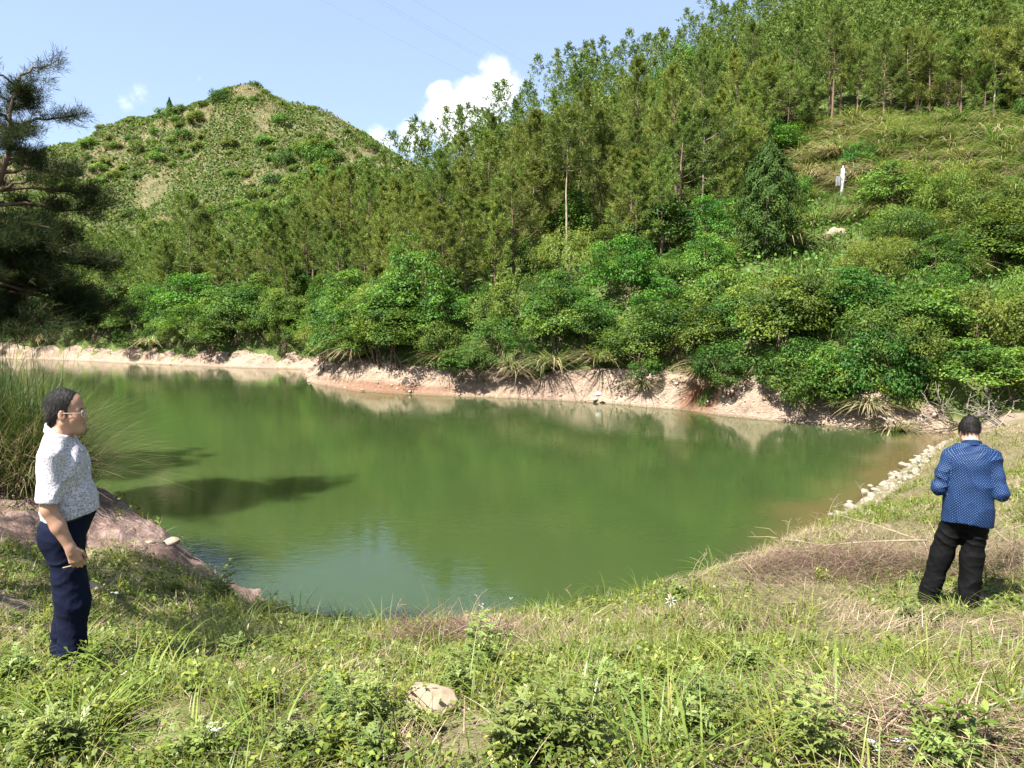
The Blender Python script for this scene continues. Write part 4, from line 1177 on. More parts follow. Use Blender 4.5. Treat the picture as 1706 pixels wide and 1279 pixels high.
# low herbs: little rosettes of rounded leaves
def make_herbs():
    g = Geo()
    x, y, z, r = near_points(40000, 13, 18)
    dry, bare = dryness(x, y), bare_here(x, y)
    pat = fbm(x * 1.3, y * 1.3, 37, 3); lush = sstep((-x * .35 + 1.6 - y * .05) / 2.2)
    keep = r.random(len(x)) < np.clip(sstep((pat - .44) / .12) * 1.0 + .30 + .25 * lush, 0, 1) * (1 - .88 * dry) * (1 - .95 * bare)
    x, y, z, lush = x[keep], y[keep], z[keep], lush[keep]; n = len(x)
    k = 9
    hgt = r.uniform(.02, .11, n) * (.7 + .7 * lush); rr = r.uniform(.025, .085, n)
    v = rnd_dir(r, n * k); v[:, 2] = np.abs(v[:, 2])
    P = np.repeat(np.stack([x, y, z], -1), k, 0) + v * np.stack([np.repeat(rr, k)] * 2 + [np.repeat(hgt, k)], -1)
    N = unit(v * np.array([.6, .6, .2]) + np.array([0, 0, .75]) + r.normal(size=(n * k, 3)) * .3)
    D = unit(v * np.array([1, 1, .1]) + r.normal(size=(n * k, 3)) * .4)
    dd = np.repeat(np.hypot(x, y), k)
    L = r.uniform(.012, .032, n * k) * (1 + dd / 14)
    kites(g, P, N, D, L, L * r.uniform(.5, .85, n * k), np.clip(np.repeat(r.normal(.5, .2, n), k) + r.normal(0, .12, n * k), 0, 1), .2)
    print('herbs', n * k)
    return g.mesh('low_herbs')
o = obj('low_herbs', make_herbs(), M_HERB); o['kind'] = 'stuff'

# taller thin grass scattered through
def make_tall():
    g = Geo()
    x, y, z, r = near_points(2600, 14, 24, 2.0)
    dry, bare = dryness(x, y), bare_here(x, y); pat = fbm(x * .9, y * .9, 47, 3)
    keep = r.random(len(x)) < (1 - .75 * dry) * (1 - .9 * bare) * (.25 + sstep((pat - .42) / .16))
    x, y, z = x[keep], y[keep], z[keep]
    k = 13; n = len(x)
    X = np.repeat(np.stack([x, y, z - .02], -1), k, 0) + np.stack([r.normal(0, .035, n * k), r.normal(0, .035, n * k), np.zeros(n * k)], -1)
    hh = np.repeat(r.uniform(.16, .46, n), k)
    blades(g, X, r.uniform(0, 6.28, n * k), hh * r.uniform(.5, 1.1, n * k), r.uniform(.004, .008, n * k) * (1 + np.hypot(X[:, 0], X[:, 1]) / 18), r.beta(1.6, 3, n * k) * .8, r.uniform(.15, .9, n * k),
           np.clip(np.repeat(r.normal(.5, .18, n), k) + r.normal(0, .12, n * k), 0, .93), 4)
    return g.mesh('tall_grass')
o = obj('tall_grass', make_tall(), M_GRASS); o['kind'] = 'stuff'

# ------------------------------------------------------------------ leafy weeds, each its own plant
def weed(seed, h, nst, leaf, lobes=True, mat=M_MUG, spread=.5):
    r = np.random.default_rng(seed); gs, gl = Geo(), Geo()
    for s in range(nst):
        a = r.uniform(0, 6.28); ln = h * r.uniform(.55, 1.05); sp = spread * ln * r.uniform(.2, 1)
        q = np.linspace(0, 1, 5)[:, None]
        pts = np.array([r.normal() * .015, r.normal() * .015, -.04]) + np.concatenate([np.cos(a) * sp * q ** 1.4, np.sin(a) * sp * q ** 1.4, ln * q], 1)
        tube(gs, pts, np.linspace(.0042, .0018, 5), 5, .5)
        nl = int(5 + 13 * ln / h)
        for k in range(nl):
            t = .18 + .82 * (k + r.random() * .5) / nl
            p = np.array([np.interp(t, q[:, 0], pts[:, c]) for c in range(3)])
            la = a + k * 2.4 + r.normal() * .3; out = np.array([math.cos(la), math.sin(la), r.uniform(.1, .55) + .5 * (t > .9)])
            out /= np.linalg.norm(out); L = leaf * (1.15 - .55 * t) * r.uniform(.7, 1.2)
            side = np.cross(out, [0, 0, 1]); side /= np.linalg.norm(side); nrm = unit(np.cross(side, out)[None])[0]
            C, D, LL = [p + out * L * .55], [out], [L]
            if lobes:
                for f, sg in ((.35, 1), (.35, -1), (.62, 1), (.62, -1)):
                    d2 = unit((out * .7 + side * sg * .75)[None])[0]
                    C.append(p + out * L * f + d2 * L * .2); D.append(d2); LL.append(L * .48)
            C, D, LL = np.array(C), np.array(D), np.array(LL)
            nn = unit(np.repeat(nrm[None], len(C), 0) + r.normal(size=(len(C), 3)) * .15)
            kites(gl, C, nn, D, LL, LL * (.34 if lobes else .42), np.clip(r.normal(.35 + .4 * t, .12, len(C)), 0, 1), .18)
    return gs.mesh('stem', True), gl.mesh('leaves')
M_STEM = simple_mat('green_stems', (.07, .10, .03), (.14, .16, .06), 9, .7, .2, 0, .01)
def weed_proto(nm, mat, *a, **k):
    sm, lm = weed(*a, **k); t = thing(nm, 'weed', 'weed'); obj('stem', sm, M_STEM, t); obj('leaves', lm, mat, t); return t
W_MUG = [weed_proto('mugwort', M_MUG, 600 + k, h, n, lf) for k, (h, n, lf) in enumerate([(.34, 7, .13), (.44, 5, .12), (.26, 8, .12)])]
W_HERB = [weed_proto('leafy_weed', M_HERB, 620 + k, h, n, lf, False, spread=.7) for k, (h, n, lf) in enumerate([(.22, 9, .07), (.32, 7, .075), (.18, 10, .06)])]
# (pixel of its foot, kind, size, label)
WEEDS = [(800, 1125, 'm', 1.15, 'dark green mugwort in front of the dead brush heap, above the big stone'),
         (760, 1165, 'm', .95, 'mugwort growing against the right side of the big pale stone'),
         (690, 1010, 'h', 1.5, 'dark leafy bush at the brim of the bank, by the reflection of the sky'),
         (860, 1265, 'm', 1.15, 'bushy mugwort at the lower edge of the view, right of the stone'), (950, 1270, 'm', 1.2, 'mugwort with pointed leaves at the lower edge, right of the bushy one'),
         (1060, 1200, 'm', 1.1, 'mugwort by the tall grass blade near the middle of the lower edge'), (1010, 1150, 'm', .9, 'small mugwort in the grass behind the lower edge'),
         (110, 1265, 'm', 1.1, 'mugwort in the lower left corner of the bank'), (20, 1150, 'm', 1.2, 'grey green mugwort at the left edge, in front of the man in the white shirt'), (60, 1180, 'h', 1.5, 'leafy weed in front of the feet of the man in the white shirt'),
         (190, 1215, 'h', 1.4, 'leafy weed with rounded leaves near the lower left corner'), (150, 1130, 'h', 1.3, 'leafy weed just right of the feet of the man in the white shirt'), (440, 975, 'm', 1.3, 'tall thin leaved weed at the edge of the water beside the mound'),
         (470, 970, 'm', 1.2, 'tall weed with fine leaves at the brim, right of the mound'), (330, 1160, 'h', 1.5, 'yellow green leafy weed left of the bare soil'), (430, 1180, 'h', 1.5, 'yellow green leafy weed right of the bare soil'),
         (500, 1110, 'h', 1.4, 'leafy weed on the bank below the brim'), (560, 1150, 'h', 1.3, 'low leafy weed left of the big pale stone'), (620, 1230, 'm', 1.0, 'low mugwort below the big pale stone'), (560, 1255, 'h', 1.3, 'leafy weed at the lower edge, left of the stone'),
         (1130, 1000, 'm', 1.0, 'mugwort right of the white flower'), (1150, 1240, 'm', 1.0, 'dark mugwort in the lower right part of the bank'), (1280, 1230, 'h', 1.4, 'leafy weed in the lower right part of the bank'), (1340, 1280, 'm', 1.1, 'mugwort at the lower edge beside the strewn white petals'),
         (1570, 1255, 'h', 1.4, 'leafy weed among the white petals in the lower right corner'), (1490, 1100, 'h', 1.3, 'round leaved weed below the man in the blue shirt'), (1370, 970, 'h', 1.4, 'upright weed in front of the brown brush heap'), (290, 985, 'h', 1.7, 'bright green broad leaved plant at the foot of the mound'),
         (370, 1000, 'm', 1.5, 'tall leafy weed against the mound'), (720, 990, 'h', 1.1, 'small weed at the brim below the reflection of the sky'), (820, 975, 'm', .9, 'tufted weed at the brim in the middle'), (905, 965, 'm', .8, 'pale leaved weed at the brim, near the middle'),
         (600, 1085, 'h', 1.2, 'leafy weed left of the dead brush heap'), (250, 1110, 'h', 1.3, 'leafy weed in the shade behind the white flower stalk'), (1240, 1120, 'm', .9, 'mugwort halfway up the right side of the bank'), (1420, 1120, 'h', 1.1, 'low weed on the straw, right side of the bank')]
rw = np.random.default_rng(64)
for pxx, pyy, kind, sc, lab in WEEDS:
    p = ground_at(pxx, pyy); P = W_MUG if kind == 'm' else W_HERB
    place(P, int(rw.integers(3)), tuple(p), rw.uniform(0, 6.28), sc * .70, lab, 'weeds on the near bank')
for q in range(110):
    pxx, pyy = rw.uniform(-20, 1730), rw.uniform(1010, 1290)
    p = ground_at(pxx, pyy)
    if bare_here(p[:1], p[1:2])[0] > .3 or rw.random() < .75 * dryness(p[:1], p[1:2])[0]: continue
    if np.hypot(p[0] + 2.75, p[1] - 4.7) < .5: continue
    P = W_MUG if rw.random() < .45 else W_HERB
    place(P, int(rw.integers(3)), tuple(p), rw.uniform(0, 6.28), rw.uniform(.35, .65), 'small %s weed %s, %s' % ('mugwort' if P is W_MUG else 'round leaved', 'near the brim' if pyy < 1090 else 'halfway down the bank' if pyy < 1190 else 'near the lower edge', next(t for a, t in [(250, 'around the man in white'), (520, 'right of the man in white'), (700, 'left of the big stone'), (900, 'about the big stone'), (1150, 'right of the big stone'), (1400, 'below the fallen stalks'), (9999, 'about the man in blue')] if pxx < a)), 'small weeds in the grass')

# grass tufts one can pick out
TUFT = [silvergrass(700 + k, n, L, w, sp, dr, dd, 5) for k, (n, L, w, sp, dr, dd) in enumerate([(60, .50, .009, .09, .7, .12), (36, .42, .011, .05, .45, .05), (80, .36, .007, .13, .9, .3)])]
PT = []
for me in TUFT:
    PT.append(tag(obj('grass_tuft', me, M_REED), 'grass tuft', 'grass tuft'))
for pxx, pyy, k, sc, lab in [(1090, 965, 2, 1.35, 'bright yellow green grass tuft on the brim, left of the fallen stalks'), (1070, 960, 0, 1.25, 'tall arching grass tuft at the brim, left of the fallen stalks'), (1190, 955, 0, .9, 'grass tuft at the brim, right of the bright one'),
                             (490, 985, 1, 1.5, 'upright blades of grass by the water, left of the reflection of the sky'), (575, 1000, 1, 1.1, 'small upright grass tuft at the brim by the reflection of the sky'), (400, 1040, 0, 1.3, 'bushy tuft with long leaves between the mound and the brim'),
                             (385, 1090, 0, 1.2, 'grass tuft below the mound'), (240, 1150, 0, 1.2, 'grass tuft with spreading blades near the man in the white shirt'), (120, 1240, 0, 1.2, 'grass tuft in the lower left corner'), (100, 1100, 0, 1.15, 'grass tuft at the feet of the man in the white shirt'), (60, 1110, 0, .9, 'short tuft behind the left foot of the man in the white shirt'),
                             (430, 1265, 0, 1.1, 'grass tuft at the lower edge, left part'), (320, 1280, 1, 1.1, 'upright tuft at the lower edge, left part'), (980, 1100, 2, 1.1, 'thin grass tuft on the bank right of the dead brush'), (900, 1030, 2, 1.0, 'thin grass tuft near the brim, in the middle'), (1000, 1060, 1, .8, 'short upright tuft by the white flower'),
                             (1230, 1120, 2, 1.3, 'yellowish tuft in the right part of the bank'), (1210, 1210, 2, 1.3, 'yellow green tuft in the lower right part of the bank'), (1300, 1250, 2, 1.5, 'large yellowish tuft at the lower edge, right part'), (1390, 1215, 0, 1.1, 'tuft with long bent blades, lower right part'), (1480, 1260, 2, 1.1, 'thin tuft beside the strewn petals'),
                             (1545, 1005, 1, .9, 'tuft of broad blades at the left foot of the man in the blue shirt'), (1590, 1020, 0, .9, 'tuft between the feet of the man in the blue shirt'), (1615, 1030, 1, 1.0, 'tuft at the right foot of the man in the blue shirt'), (1500, 1000, 2, .8, 'thin tuft left of the man in the blue shirt'), (1660, 1100, 0, 1.0, 'tuft right of the man in the blue shirt'),
                             (1690, 900, 0, 1.1, 'long grass at the right edge behind the man in the blue shirt'), (1450, 850, 2, 1.1, 'grass tuft on the stone edge of the lake'), (1560, 1130, 2, 1.0, 'thin tuft below the man in the blue shirt'), (1690, 1180, 1, 1.0, 'upright tuft at the right edge of the bank'), (35, 960, 0, 1.2, 'shaded grass tuft at the left edge behind the man in the white shirt'),
                             (700, 1130, 2, .9, 'thin tuft left of the mugwort by the brush heap'), (960, 1230, 0, 1.0, 'tuft at the lower edge in the middle'), (1085, 1290, 1, 1.5, 'tall broad blades rising from the lower edge, right of the middle'), (1165, 1290, 1, 1.4, 'broad bent blades rising from the lower edge')]:
    p = ground_at(pxx, pyy)
    place(PT, k, (p[0], p[1], p[2]), rw.uniform(0, 6.28), sc, lab, 'grass tufts on the near bank')

# ------------------------------------------------------------------ the big silvergrass on the left bank and the shaded pine behind it
def big_clump():
    g = Geo(); r = np.random.default_rng(71)
    for cx, cy, rad, n, L, az0, dead in [(-7.4, 10.7, .7, 1900, 2.45, None, .04), (-8.6, 10.9, .9, 1800, 2.5, None, .03), (-6.95, 10.5, .45, 1500, 1.9, .2, .22), (-6.3, 10.2, .3, 420, 1.5, .0, .8), (-6.7, 9.9, .4, 460, 1.6, -.6, .5), (-7.7, 9.9, .6, 420, 1.6, -1.2, .12), (-9.8, 11, .9, 700, 2.3, None, .04)]:
        az = r.uniform(0, 6.28, n) if az0 is None else az0 + r.normal(0, 1.3, n)
        a2 = r.uniform(0, 6.28, n); q = rad * np.sqrt(r.random(n))
        bx, by = cx + q * np.cos(a2), cy + q * np.sin(a2)
        B = np.stack([bx, by, height(bx, by) - .05], -1)
        lean = np.clip(r.beta(1.5, 3.6, n) * .9 + (.10 if az0 is not None else 0), .02, .8)
        dd = r.random(n) < dead
        tint = np.where(dd, r.uniform(.74, .95, n), np.clip(r.normal(.24, .16, n), 0, .62))  # green tints lowered so the clump looks shaded by colour
        blades(g, B, az, L * r.uniform(.45, 1.08, n), r.uniform(.010, .018, n), lean, np.clip(r.normal(.36, .2, n), .05, .9) + .15 * dd, tint, 6)
    return g.mesh('silvergrass_clump')
tag(obj('silvergrass_clump', big_clump(), M_SILVER), 'huge shade-darkened green silvergrass clump with drooping straw blades, behind the man in the white shirt', 'grass clump')

def near_pine(seed, base, H, limbs, label, tr=.17, mat=M_PINE_SHADED, leanx=.12):
    """limbs: (height, azimuth deg, length, rise, drop at the tip, tufts)"""
    r = np.random.default_rng(seed); gt, gc, gl = Geo(), Geo(), Geo()
    zs = np.linspace(-.4, H, 12); ax = np.interp(zs, [0, H * .5, H], [0, leanx * .45, leanx]) + r.normal(size=12) * .04; ay = r.normal(size=12) * .04
    tube(gt, np.stack([ax, ay, zs], -1), np.interp(zs, [0, H], [tr, .02]), 9, .5)
    C, D = [], []
    for z, a, ln, rise, drop, nt in limbs:
        a = R(a); q = np.linspace(0, 1, 8)[:, None]
        p0 = np.array([np.interp(z, zs, ax), np.interp(z, zs, ay), z])
        bend = r.normal() * .25
        pts = p0 + np.concatenate([np.cos(a + bend * q) * ln * q, np.sin(a + bend * q) * ln * q, rise * q - drop * q ** 2.2], 1) + r.normal(size=(8, 3)) * .03 * np.minimum(q * 3, 1)
        tube(gl, pts, np.linspace(.022 + .011 * ln, .007, 8), 6, .5)
        m = max(2, nt // 11)
        for k in range(m):
            s = r.uniform(.28, 1.0) ** .8
            pb = np.array([np.interp(s, q[:, 0], pts[:, c]) for c in range(3)])
            da = a + r.choice([-1, 1]) * r.uniform(.3, 1.1); l2 = ln * r.uniform(.16, .34) * (1.25 - .6 * s)
            d2 = np.array([math.cos(da), math.sin(da), r.uniform(-.15, .35)])
            q2 = np.linspace(0, 1, 4)[:, None]
            p2 = pb + d2 * l2 * q2 + np.array([0, 0, .10 * l2]) * q2 ** 2
            tube(gl, p2, np.linspace(.010, .004, 4), 4, .5)
            for w in range(11):
                u = r.uniform(.25, 1)
                c = pb + d2 * l2 * u + r.normal(size=3) * np.array([.10, .10, .06])
                C.append(c); D.append(unit((d2 * .6 + np.array([0, 0, .65]) + r.normal(size=3) * .45)[None])[0])
    C, D = np.array(C), np.array(D); nd = 17
    n = len(C); Cn, Dn = np.repeat(C, nd, 0), np.repeat(D, nd, 0)
    dirs = unit(Dn * .8 + rnd_dir(r, n * nd) * .8); L = r.uniform(.10, .19, n * nd)
    N = unit(np.cross(dirs, rnd_dir(r, n * nd)))
    kites(gc, Cn + dirs * L[:, None] * .5 + Dn * r.uniform(-.09, .09, (n * nd, 1)), N, dirs, L, r.uniform(.005, .009, n * nd), np.clip(np.repeat(r.normal(.45, .2, n), nd) + r.normal(0, .1, n * nd), 0, 1), 0)
    t = thing('pine_tree', label, 'pine tree', base)
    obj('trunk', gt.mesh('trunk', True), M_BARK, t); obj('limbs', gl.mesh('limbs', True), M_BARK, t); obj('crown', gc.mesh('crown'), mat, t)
    return t
bx, by = -10.95, 14.2
bz = hz(bx, by)
rl = np.random.default_rng(72)
limbs = []
# open top
for z, a, ln, rise, drop, nt in [(7.55, 40, .55, .35, .0, 40), (7.35, 200, .5, .35, 0, 30), (7.1, -30, .75, .35, .05, 50), (6.9, 130, .7, .3, .05, 40), (6.6, 5, 1.15, .35, .1, 70), (6.5, 190, .9, .25, .1, 60), (6.2, -60, 1.0, .2, .1, 70), (6.05, 90, 1.0, .2, .1, 60),
                                 (5.8, 10, 1.5, .25, .3, 110), (5.7, 170, 1.3, .1, .2, 90), (5.45, -15, 1.95, .3, .55, 150), (5.3, 215, 1.5, .1, .25, 110), (5.2, 30, 1.7, .2, .4, 120), (5.1, -80, 1.4, 0, .2, 110), (4.95, 0, 1.5, .0, .35, 120)]:
    limbs.append((z - .15, a, ln, rise, drop, int(nt * 1.3)))
for k in range(17):
    z = 5.0 + 2.2 * (k + rl.random()) / 17
    limbs.append((z, k * 137.5 + 60, (1.75 - .50 * (z - 4.6)) * rl.uniform(.45, 1.0), rl.uniform(.1, .35), rl.uniform(.1, .3), 70))
for k in range(44):
    z = 2.95 + 1.95 * (k + rl.random()) / 44
    limbs.append((z, k * 137.5 + rl.uniform(-20, 20), rl.uniform(1.1, 2.2) * (1.10 - .05 * z) , rl.uniform(-.1, .35), rl.uniform(.2, .8), 220))
# long drooping limbs towards the lake, nearly bare
for z, a, ln, rise, drop, nt in [(4.2, -5, 2.3, .35, .5, 220), (3.4, 8, 2.5, .1, .5, 240), (3.0, -8, 2.6, .2, .6, 200), (3.2, 4, 2.5, .0, .8, 90), (3.1, -22, 2.3, .1, .8, 70)]:
    limbs.append((z, a, ln, rise, drop, nt))
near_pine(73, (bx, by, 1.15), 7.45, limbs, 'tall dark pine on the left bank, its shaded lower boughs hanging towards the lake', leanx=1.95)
# its neighbours beyond the left edge of the view, whose shade falls on the bank
def side_pine(seed, bx, by, H, label, n=34, w=2.3, z0=.25):
    r = np.random.default_rng(seed)
    ll = [(H * (z0 + (.98 - z0) * (k + r.random()) / n), k * 137.5 + r.uniform(-20, 20), w * (1.15 - .9 * ((k + .5) / n)) * r.uniform(.75, 1.15), r.uniform(0, .4), r.uniform(.1, .5), 100) for k in range(n)]
    return near_pine(seed, (bx, by, hz(bx, by) - .1), H, ll, label)
side_pine(74, -13.2, 10.8, 9.5, 'pine beyond the left edge, behind the big silvergrass')
side_pine(76, -14.9, 15.6, 9.2, 'pine beyond the left edge, behind the tall dark pine')
side_pine(77, -15.8, 17.0, 9.0, 'pine beyond the left edge, farthest along the left bank')
side_pine(75, -7.3, 4.0, 9.0, 'pine beyond the left edge, beside the path', z0=.45, w=2.6)

# ------------------------------------------------------------------ stones
def stone_proto(seed, s, mat=M_ROCK):
    o = obj('stone', rock_mesh(seed, s, s * .78, s * .5, 2, .5), mat); return tag(o, 'stone', 'stone')
ST = [stone_proto(800 + k, s) for k, s in enumerate([.15, .19, .12, .165, .10])]
rs = np.random.default_rng(65)
NS = np.concatenate([[0], np.cumsum(np.hypot(*np.diff(NEAR, axis=0).T))])
a0 = NS[15] - .1
a = a0; cnt = 0
while a < NS[-1] + .01:
    bx_, by_ = np.interp(a, NS, NEAR[:, 0]), np.interp(a, NS, NEAR[:, 1])
    for k in range(int(rs.integers(4, 8))):
        o_ = rs.uniform(-.12, .85); X, Y = bx_ + o_ * .78 + rs.normal() * .08, by_ - o_ * .62 + rs.normal() * .08
        zz = max(hz(X, Y), -.02)
        if cnt >= 285: break
        top = k == 0
        place(ST, int(rs.integers(5)), (X, Y, zz - .02 + (.025 if top else 0)), rs.uniform(0, 6.28), rs.uniform(.45, 1.0), 'pale rough stone in the rubble edging along the right shore', 'stones edging the right shore', (rs.normal() * .3, rs.normal() * .3)); cnt += 1
    a += rs.uniform(.17, .27)
print('stones', cnt)
p = ground_at(716, 1188)
o = obj('stone', rock_mesh(820, .118, .105, .10, 4, .34), simple_mat('cream_stone', (.17, .125, .085), (.33, .265, .19), 7, .9, .15, .7, .012)); o.location = (p[0], p[1], p[2] + .055)
tag(o, 'big rounded cream stone lying in the weeds near the lower edge', 'stone')
for pxx, pyy, s, lab in [(655, 1205, .05, 'small grey stone left of the big cream one'), (1025, 1238, .03, 'pebble on the bare soil in the middle of the lower edge'), (150, 985, .16, 'pale stone by the reddish track behind the man in the white shirt'), (285, 905, .13, 'flat dark stone on top of the mound'), (250, 905, .07, 'small stone on the mound near the silvergrass'), (640, 1215, .025, 'pebble near the small grey stone')]:
    p = ground_at(pxx, pyy); o = obj('stone', rock_mesh(int(pxx), s, s * .8, s * .5, 3), M_ROCK if 'grey' in lab else M_ROCK_TAN); o.location = (p[0], p[1], p[2] + s * .15); tag(o, lab, 'stone')

# ------------------------------------------------------------------ dead wood and stalks
M_STALK = simple_mat('dry_stalk', (.15, .115, .075), (.31, .255, .18), 7, .8, .2, .3, .004, (1, 1, .3))
def stick(pa, pb, ra, rb, lab, lift=(.10, .10), sag=.05, nm='dry_stalk', grp=None, forks=(), seed=0):
    r = np.random.default_rng(seed + int(pa[0] * 3))
    A, B = ground_at(*pa), ground_at(*pb); A = A + [0, 0, lift[0]]; B = B + [0, 0, lift[1]]
    q = np.linspace(0, 1, 9)[:, None]
    pts = A + (B - A) * q + np.cumsum(r.normal(size=(9, 3)), 0) * .004 * np.linalg.norm(B - A) ** .5 + np.array([0, 0, sag]) * np.sin(q * np.pi)
    gz_ = height(pts[:, 0], pts[:, 1]); pts[:, 2] = np.maximum(pts[:, 2], gz_ + .03)
    g = Geo(); tube(g, pts, np.linspace(ra * .62, rb * .62, 9), 6)
    for f, dx, dy, dz in forks:
        s = np.array([np.interp(f, q[:, 0], pts[:, c]) for c in range(3)]); e = s + np.array([dx, dy, dz])
        tube(g, [s, (s + e) / 2 + r.normal(size=3) * .03, e], [rb * .8, rb * .6, rb * .35], 5)
    return tag(obj(nm, g.mesh(nm, True), M_STALK), lab, 'stalk', grp)
stick((1545, 922), (1200, 915), .020, .009, 'long pale fallen stalk pointing at the man in the blue shirt', (.16, .22), .10)
stick((1520, 912), (1375, 880), .014, .008, 'thin grey stalk slanting down to the long pale one', (.12, .25), .0)
stick((1390, 930), (1245, 885), .012, .005, 'thin stalk leaning over the brim, upper of two', (.10, .42), .05, forks=[(.6, -.3, .1, .12), (.8, -.2, -.1, .1)])
stick((1420, 940), (1225, 900), .012, .006, 'thin stalk leaning over the brim, lower of two', (.1, .3), .04)
stick((1250, 930), (1420, 938), .010, .006, 'stalk lying on the brown brush heap', (.12, .12), .02)
stick((1490, 1048), (1570, 1030), .012, .008, 'short pale stalk on the ground below the man in the blue shirt', (.05, .06), .01)
stick((1660, 925), (1706, 960), .012, .006, 'bent stalk right of the man in the blue shirt', (.25, .1), .05)
stick((1640, 930), (1720, 905), .010, .006, 'stalk lying level right of the man in the blue shirt', (.2, .22), .03)
stick((860, 1090), (800, 1040), .007, .004, 'dead stalk arching out of the brush heap', (.03, .14), .06)
stick((925, 1130), (830, 1050), .007, .004, 'long dead stalk running down from the brush heap', (.03, .12), .05)
stick((620, 1075), (680, 1090), .010, .006, 'dark dead stick left of the brush heap', (.04, .03), .01)
stick((1170, 1180), (1230, 1110), .008, .004, 'forked dry stalk standing in the grass, lower right', (.0, .12), .02)
stick((1640, 1190), (1700, 1240), .010, .006, 'dry stalk at the right edge of the bank', (.05, .03), .02)

# heaps of dead brush
M_BRUSH = leaf_mat('dead_brush', [(0, (.045, .026, .020)), (.4, (.115, .072, .054)), (.75, (.20, .145, .105)), (1, (.32, .255, .185))], .12, .8, .1, .0)
def brush(px_, py_, rad, n, L, lab, seed, hgt=.22):
    r = np.random.default_rng(seed); p = ground_at(px_, py_); g = Geo()
    a = r.uniform(0, 6.28, n); q = rad * np.sqrt(r.random(n)); bx, by = p[0] + q * np.cos(a) * 1.5, p[1] + q * np.sin(a) * .8
    zz = height(bx, by) + hgt * np.clip(1 - (q / rad) ** 2, 0, 1) * r.random(n)
    blades(g, np.stack([bx, by, zz], -1), r.normal(0, .8, n) + np.where(r.random(n) < .5, 0, np.pi), L * r.uniform(.3, 1.1, n), r.uniform(.003, .009, n), r.uniform(.86, .995, n), r.uniform(.0, .25, n), np.clip(r.normal(.38, .22, n), 0, 1), 4, 1.)
    return tag(obj('brush_heap', g.mesh('brush_heap'), M_BRUSH if 'brown' in lab else M_STRAW), lab, 'brush heap')
brush(755, 1075, .40, 900, .36, 'purplish brown heap of dead brush at the middle of the brim', 81)
brush(1400, 950, .75, 1700, .5, 'wide reddish brown heap of dead brush left of the man in the blue shirt', 82, .3)
brush(1690, 950, .6, 900, .6, 'straw coloured heap of cut stalks right of the man in the blue shirt', 83, .3)
brush(1500, 1230, .25, 500, .35, 'small heap of dead grass in the lower right corner', 84, .12)

# bleached branches at the far right corner of the lake
def dead_branch(base, seed, lab, n=9, L=1.6):
    r = np.random.default_rng(seed); g = Geo(); t = thing('dead_branch', lab, 'branch', tuple(base))
    def rec(p, d, l, rad, depth, G):
        q = np.linspace(0, 1, 5)[:, None]
        e = p + d * l * q + r.normal(size=(5, 3)) * l * .05 * q
        tube(G, e, np.linspace(rad, rad * .5, 5), 5)
        if depth:
            for k in range(3):
                f = r.uniform(.35, .95); s = np.array([np.interp(f, q[:, 0], e[:, c]) for c in range(3)])
                rec(s, unit((d + r.normal(size=3) * .7)[None])[0], l * r.uniform(.4, .65), rad * .55, depth - 1, G)
    for k in range(n):
        G = Geo(); a = r.uniform(0, 6.28)
        rec(np.array([r.normal() * .15, r.normal() * .1, -.03]), unit(np.array([[math.cos(a), math.sin(a) * .6, r.uniform(.15, .8)]]))[0], L * r.uniform(.5, 1), .028, 2, G)
        obj('bough', G.mesh('bough', True), M_TWIG, t)
    return t
p = ground_at(1600, 706); dead_branch((p[0], p[1], p[2] + .05), 85, 'bleached dead branches tangled at the right corner of the lake', 9, 1.7)
p = ground_at(1668, 712); dead_branch((p[0], p[1], p[2] + .05), 86, 'pale dry branches lying right of the head of the man in the blue shirt', 5, 1.2)

# ------------------------------------------------------------------ flowers and single stems
M_WHITE = simple_mat('white_petals', (.30, .30, .31), (.42, .42, .41), 20, .6, .2, 0, .01)
M_YELLOW = simple_mat('yellow_florets', (.55, .42, .05), (.65, .5, .08), 20, .6, .2, 0, .01)
def fleabane(seed, h, nf):
    r = np.random.default_rng(seed); t = thing('white_flower', 'flower', 'flower'); gs, gl, gp, gy = Geo(), Geo(), Geo(), Geo()
    q = np.linspace(0, 1, 6)[:, None]; pts = np.concatenate([.05 * q ** 2 * h, .03 * q * h, h * q], 1); tube(gs, pts, np.linspace(.004, .002, 6), 5)
    for k in range(14):
        f = .1 + .8 * k / 14; p = np.array([np.interp(f, q[:, 0], pts[:, c]) for c in range(3)]); a = k * 2.4
        d = unit(np.array([[math.cos(a), math.sin(a), .6]])); kites(gl, p[None] + d * .03 * (1.3 - f), unit(np.array([[-d[0, 0], -d[0, 1], 1.2]])), d, .075 * (1.3 - f), .018, np.array([.5]), .1)
    for k in range(nf):
        a = k * 2.1; e = pts[-1] + np.array([math.cos(a) * .035, math.sin(a) * .035, r.uniform(-.03, .03)]) * (k > 0)
        tube(gs, [pts[-2], (pts[-2] + e) / 2, e], [.002, .002, .0015], 4)
        b = np.arange(14) / 14 * 6.283; d = np.stack([np.cos(b), np.sin(b), np.full(14, .15)], -1)
        kites(gp, e + unit(d) * .010, unit(np.array([[0, 0, 1.]]) + 0 * d), d, .016, .006, np.full(14, .5), 0)
        kites(gy, e[None] + np.array([[0, 0, .004]]), np.array([[0, 0, 1.]]), np.array([[1., 0, 0]]), .009, .009, np.array([.5]), 0)
    obj('stem', gs.mesh('stem'), M_STEM, t); obj('leaves', gl.mesh('leaves'), M_HERB, t); obj('petals', gp.mesh('petals'), M_WHITE, t); obj('florets', gy.mesh('florets'), M_YELLOW, t)
    return t
FL = [fleabane(90, .62, 4), fleabane(91, .42, 5)]
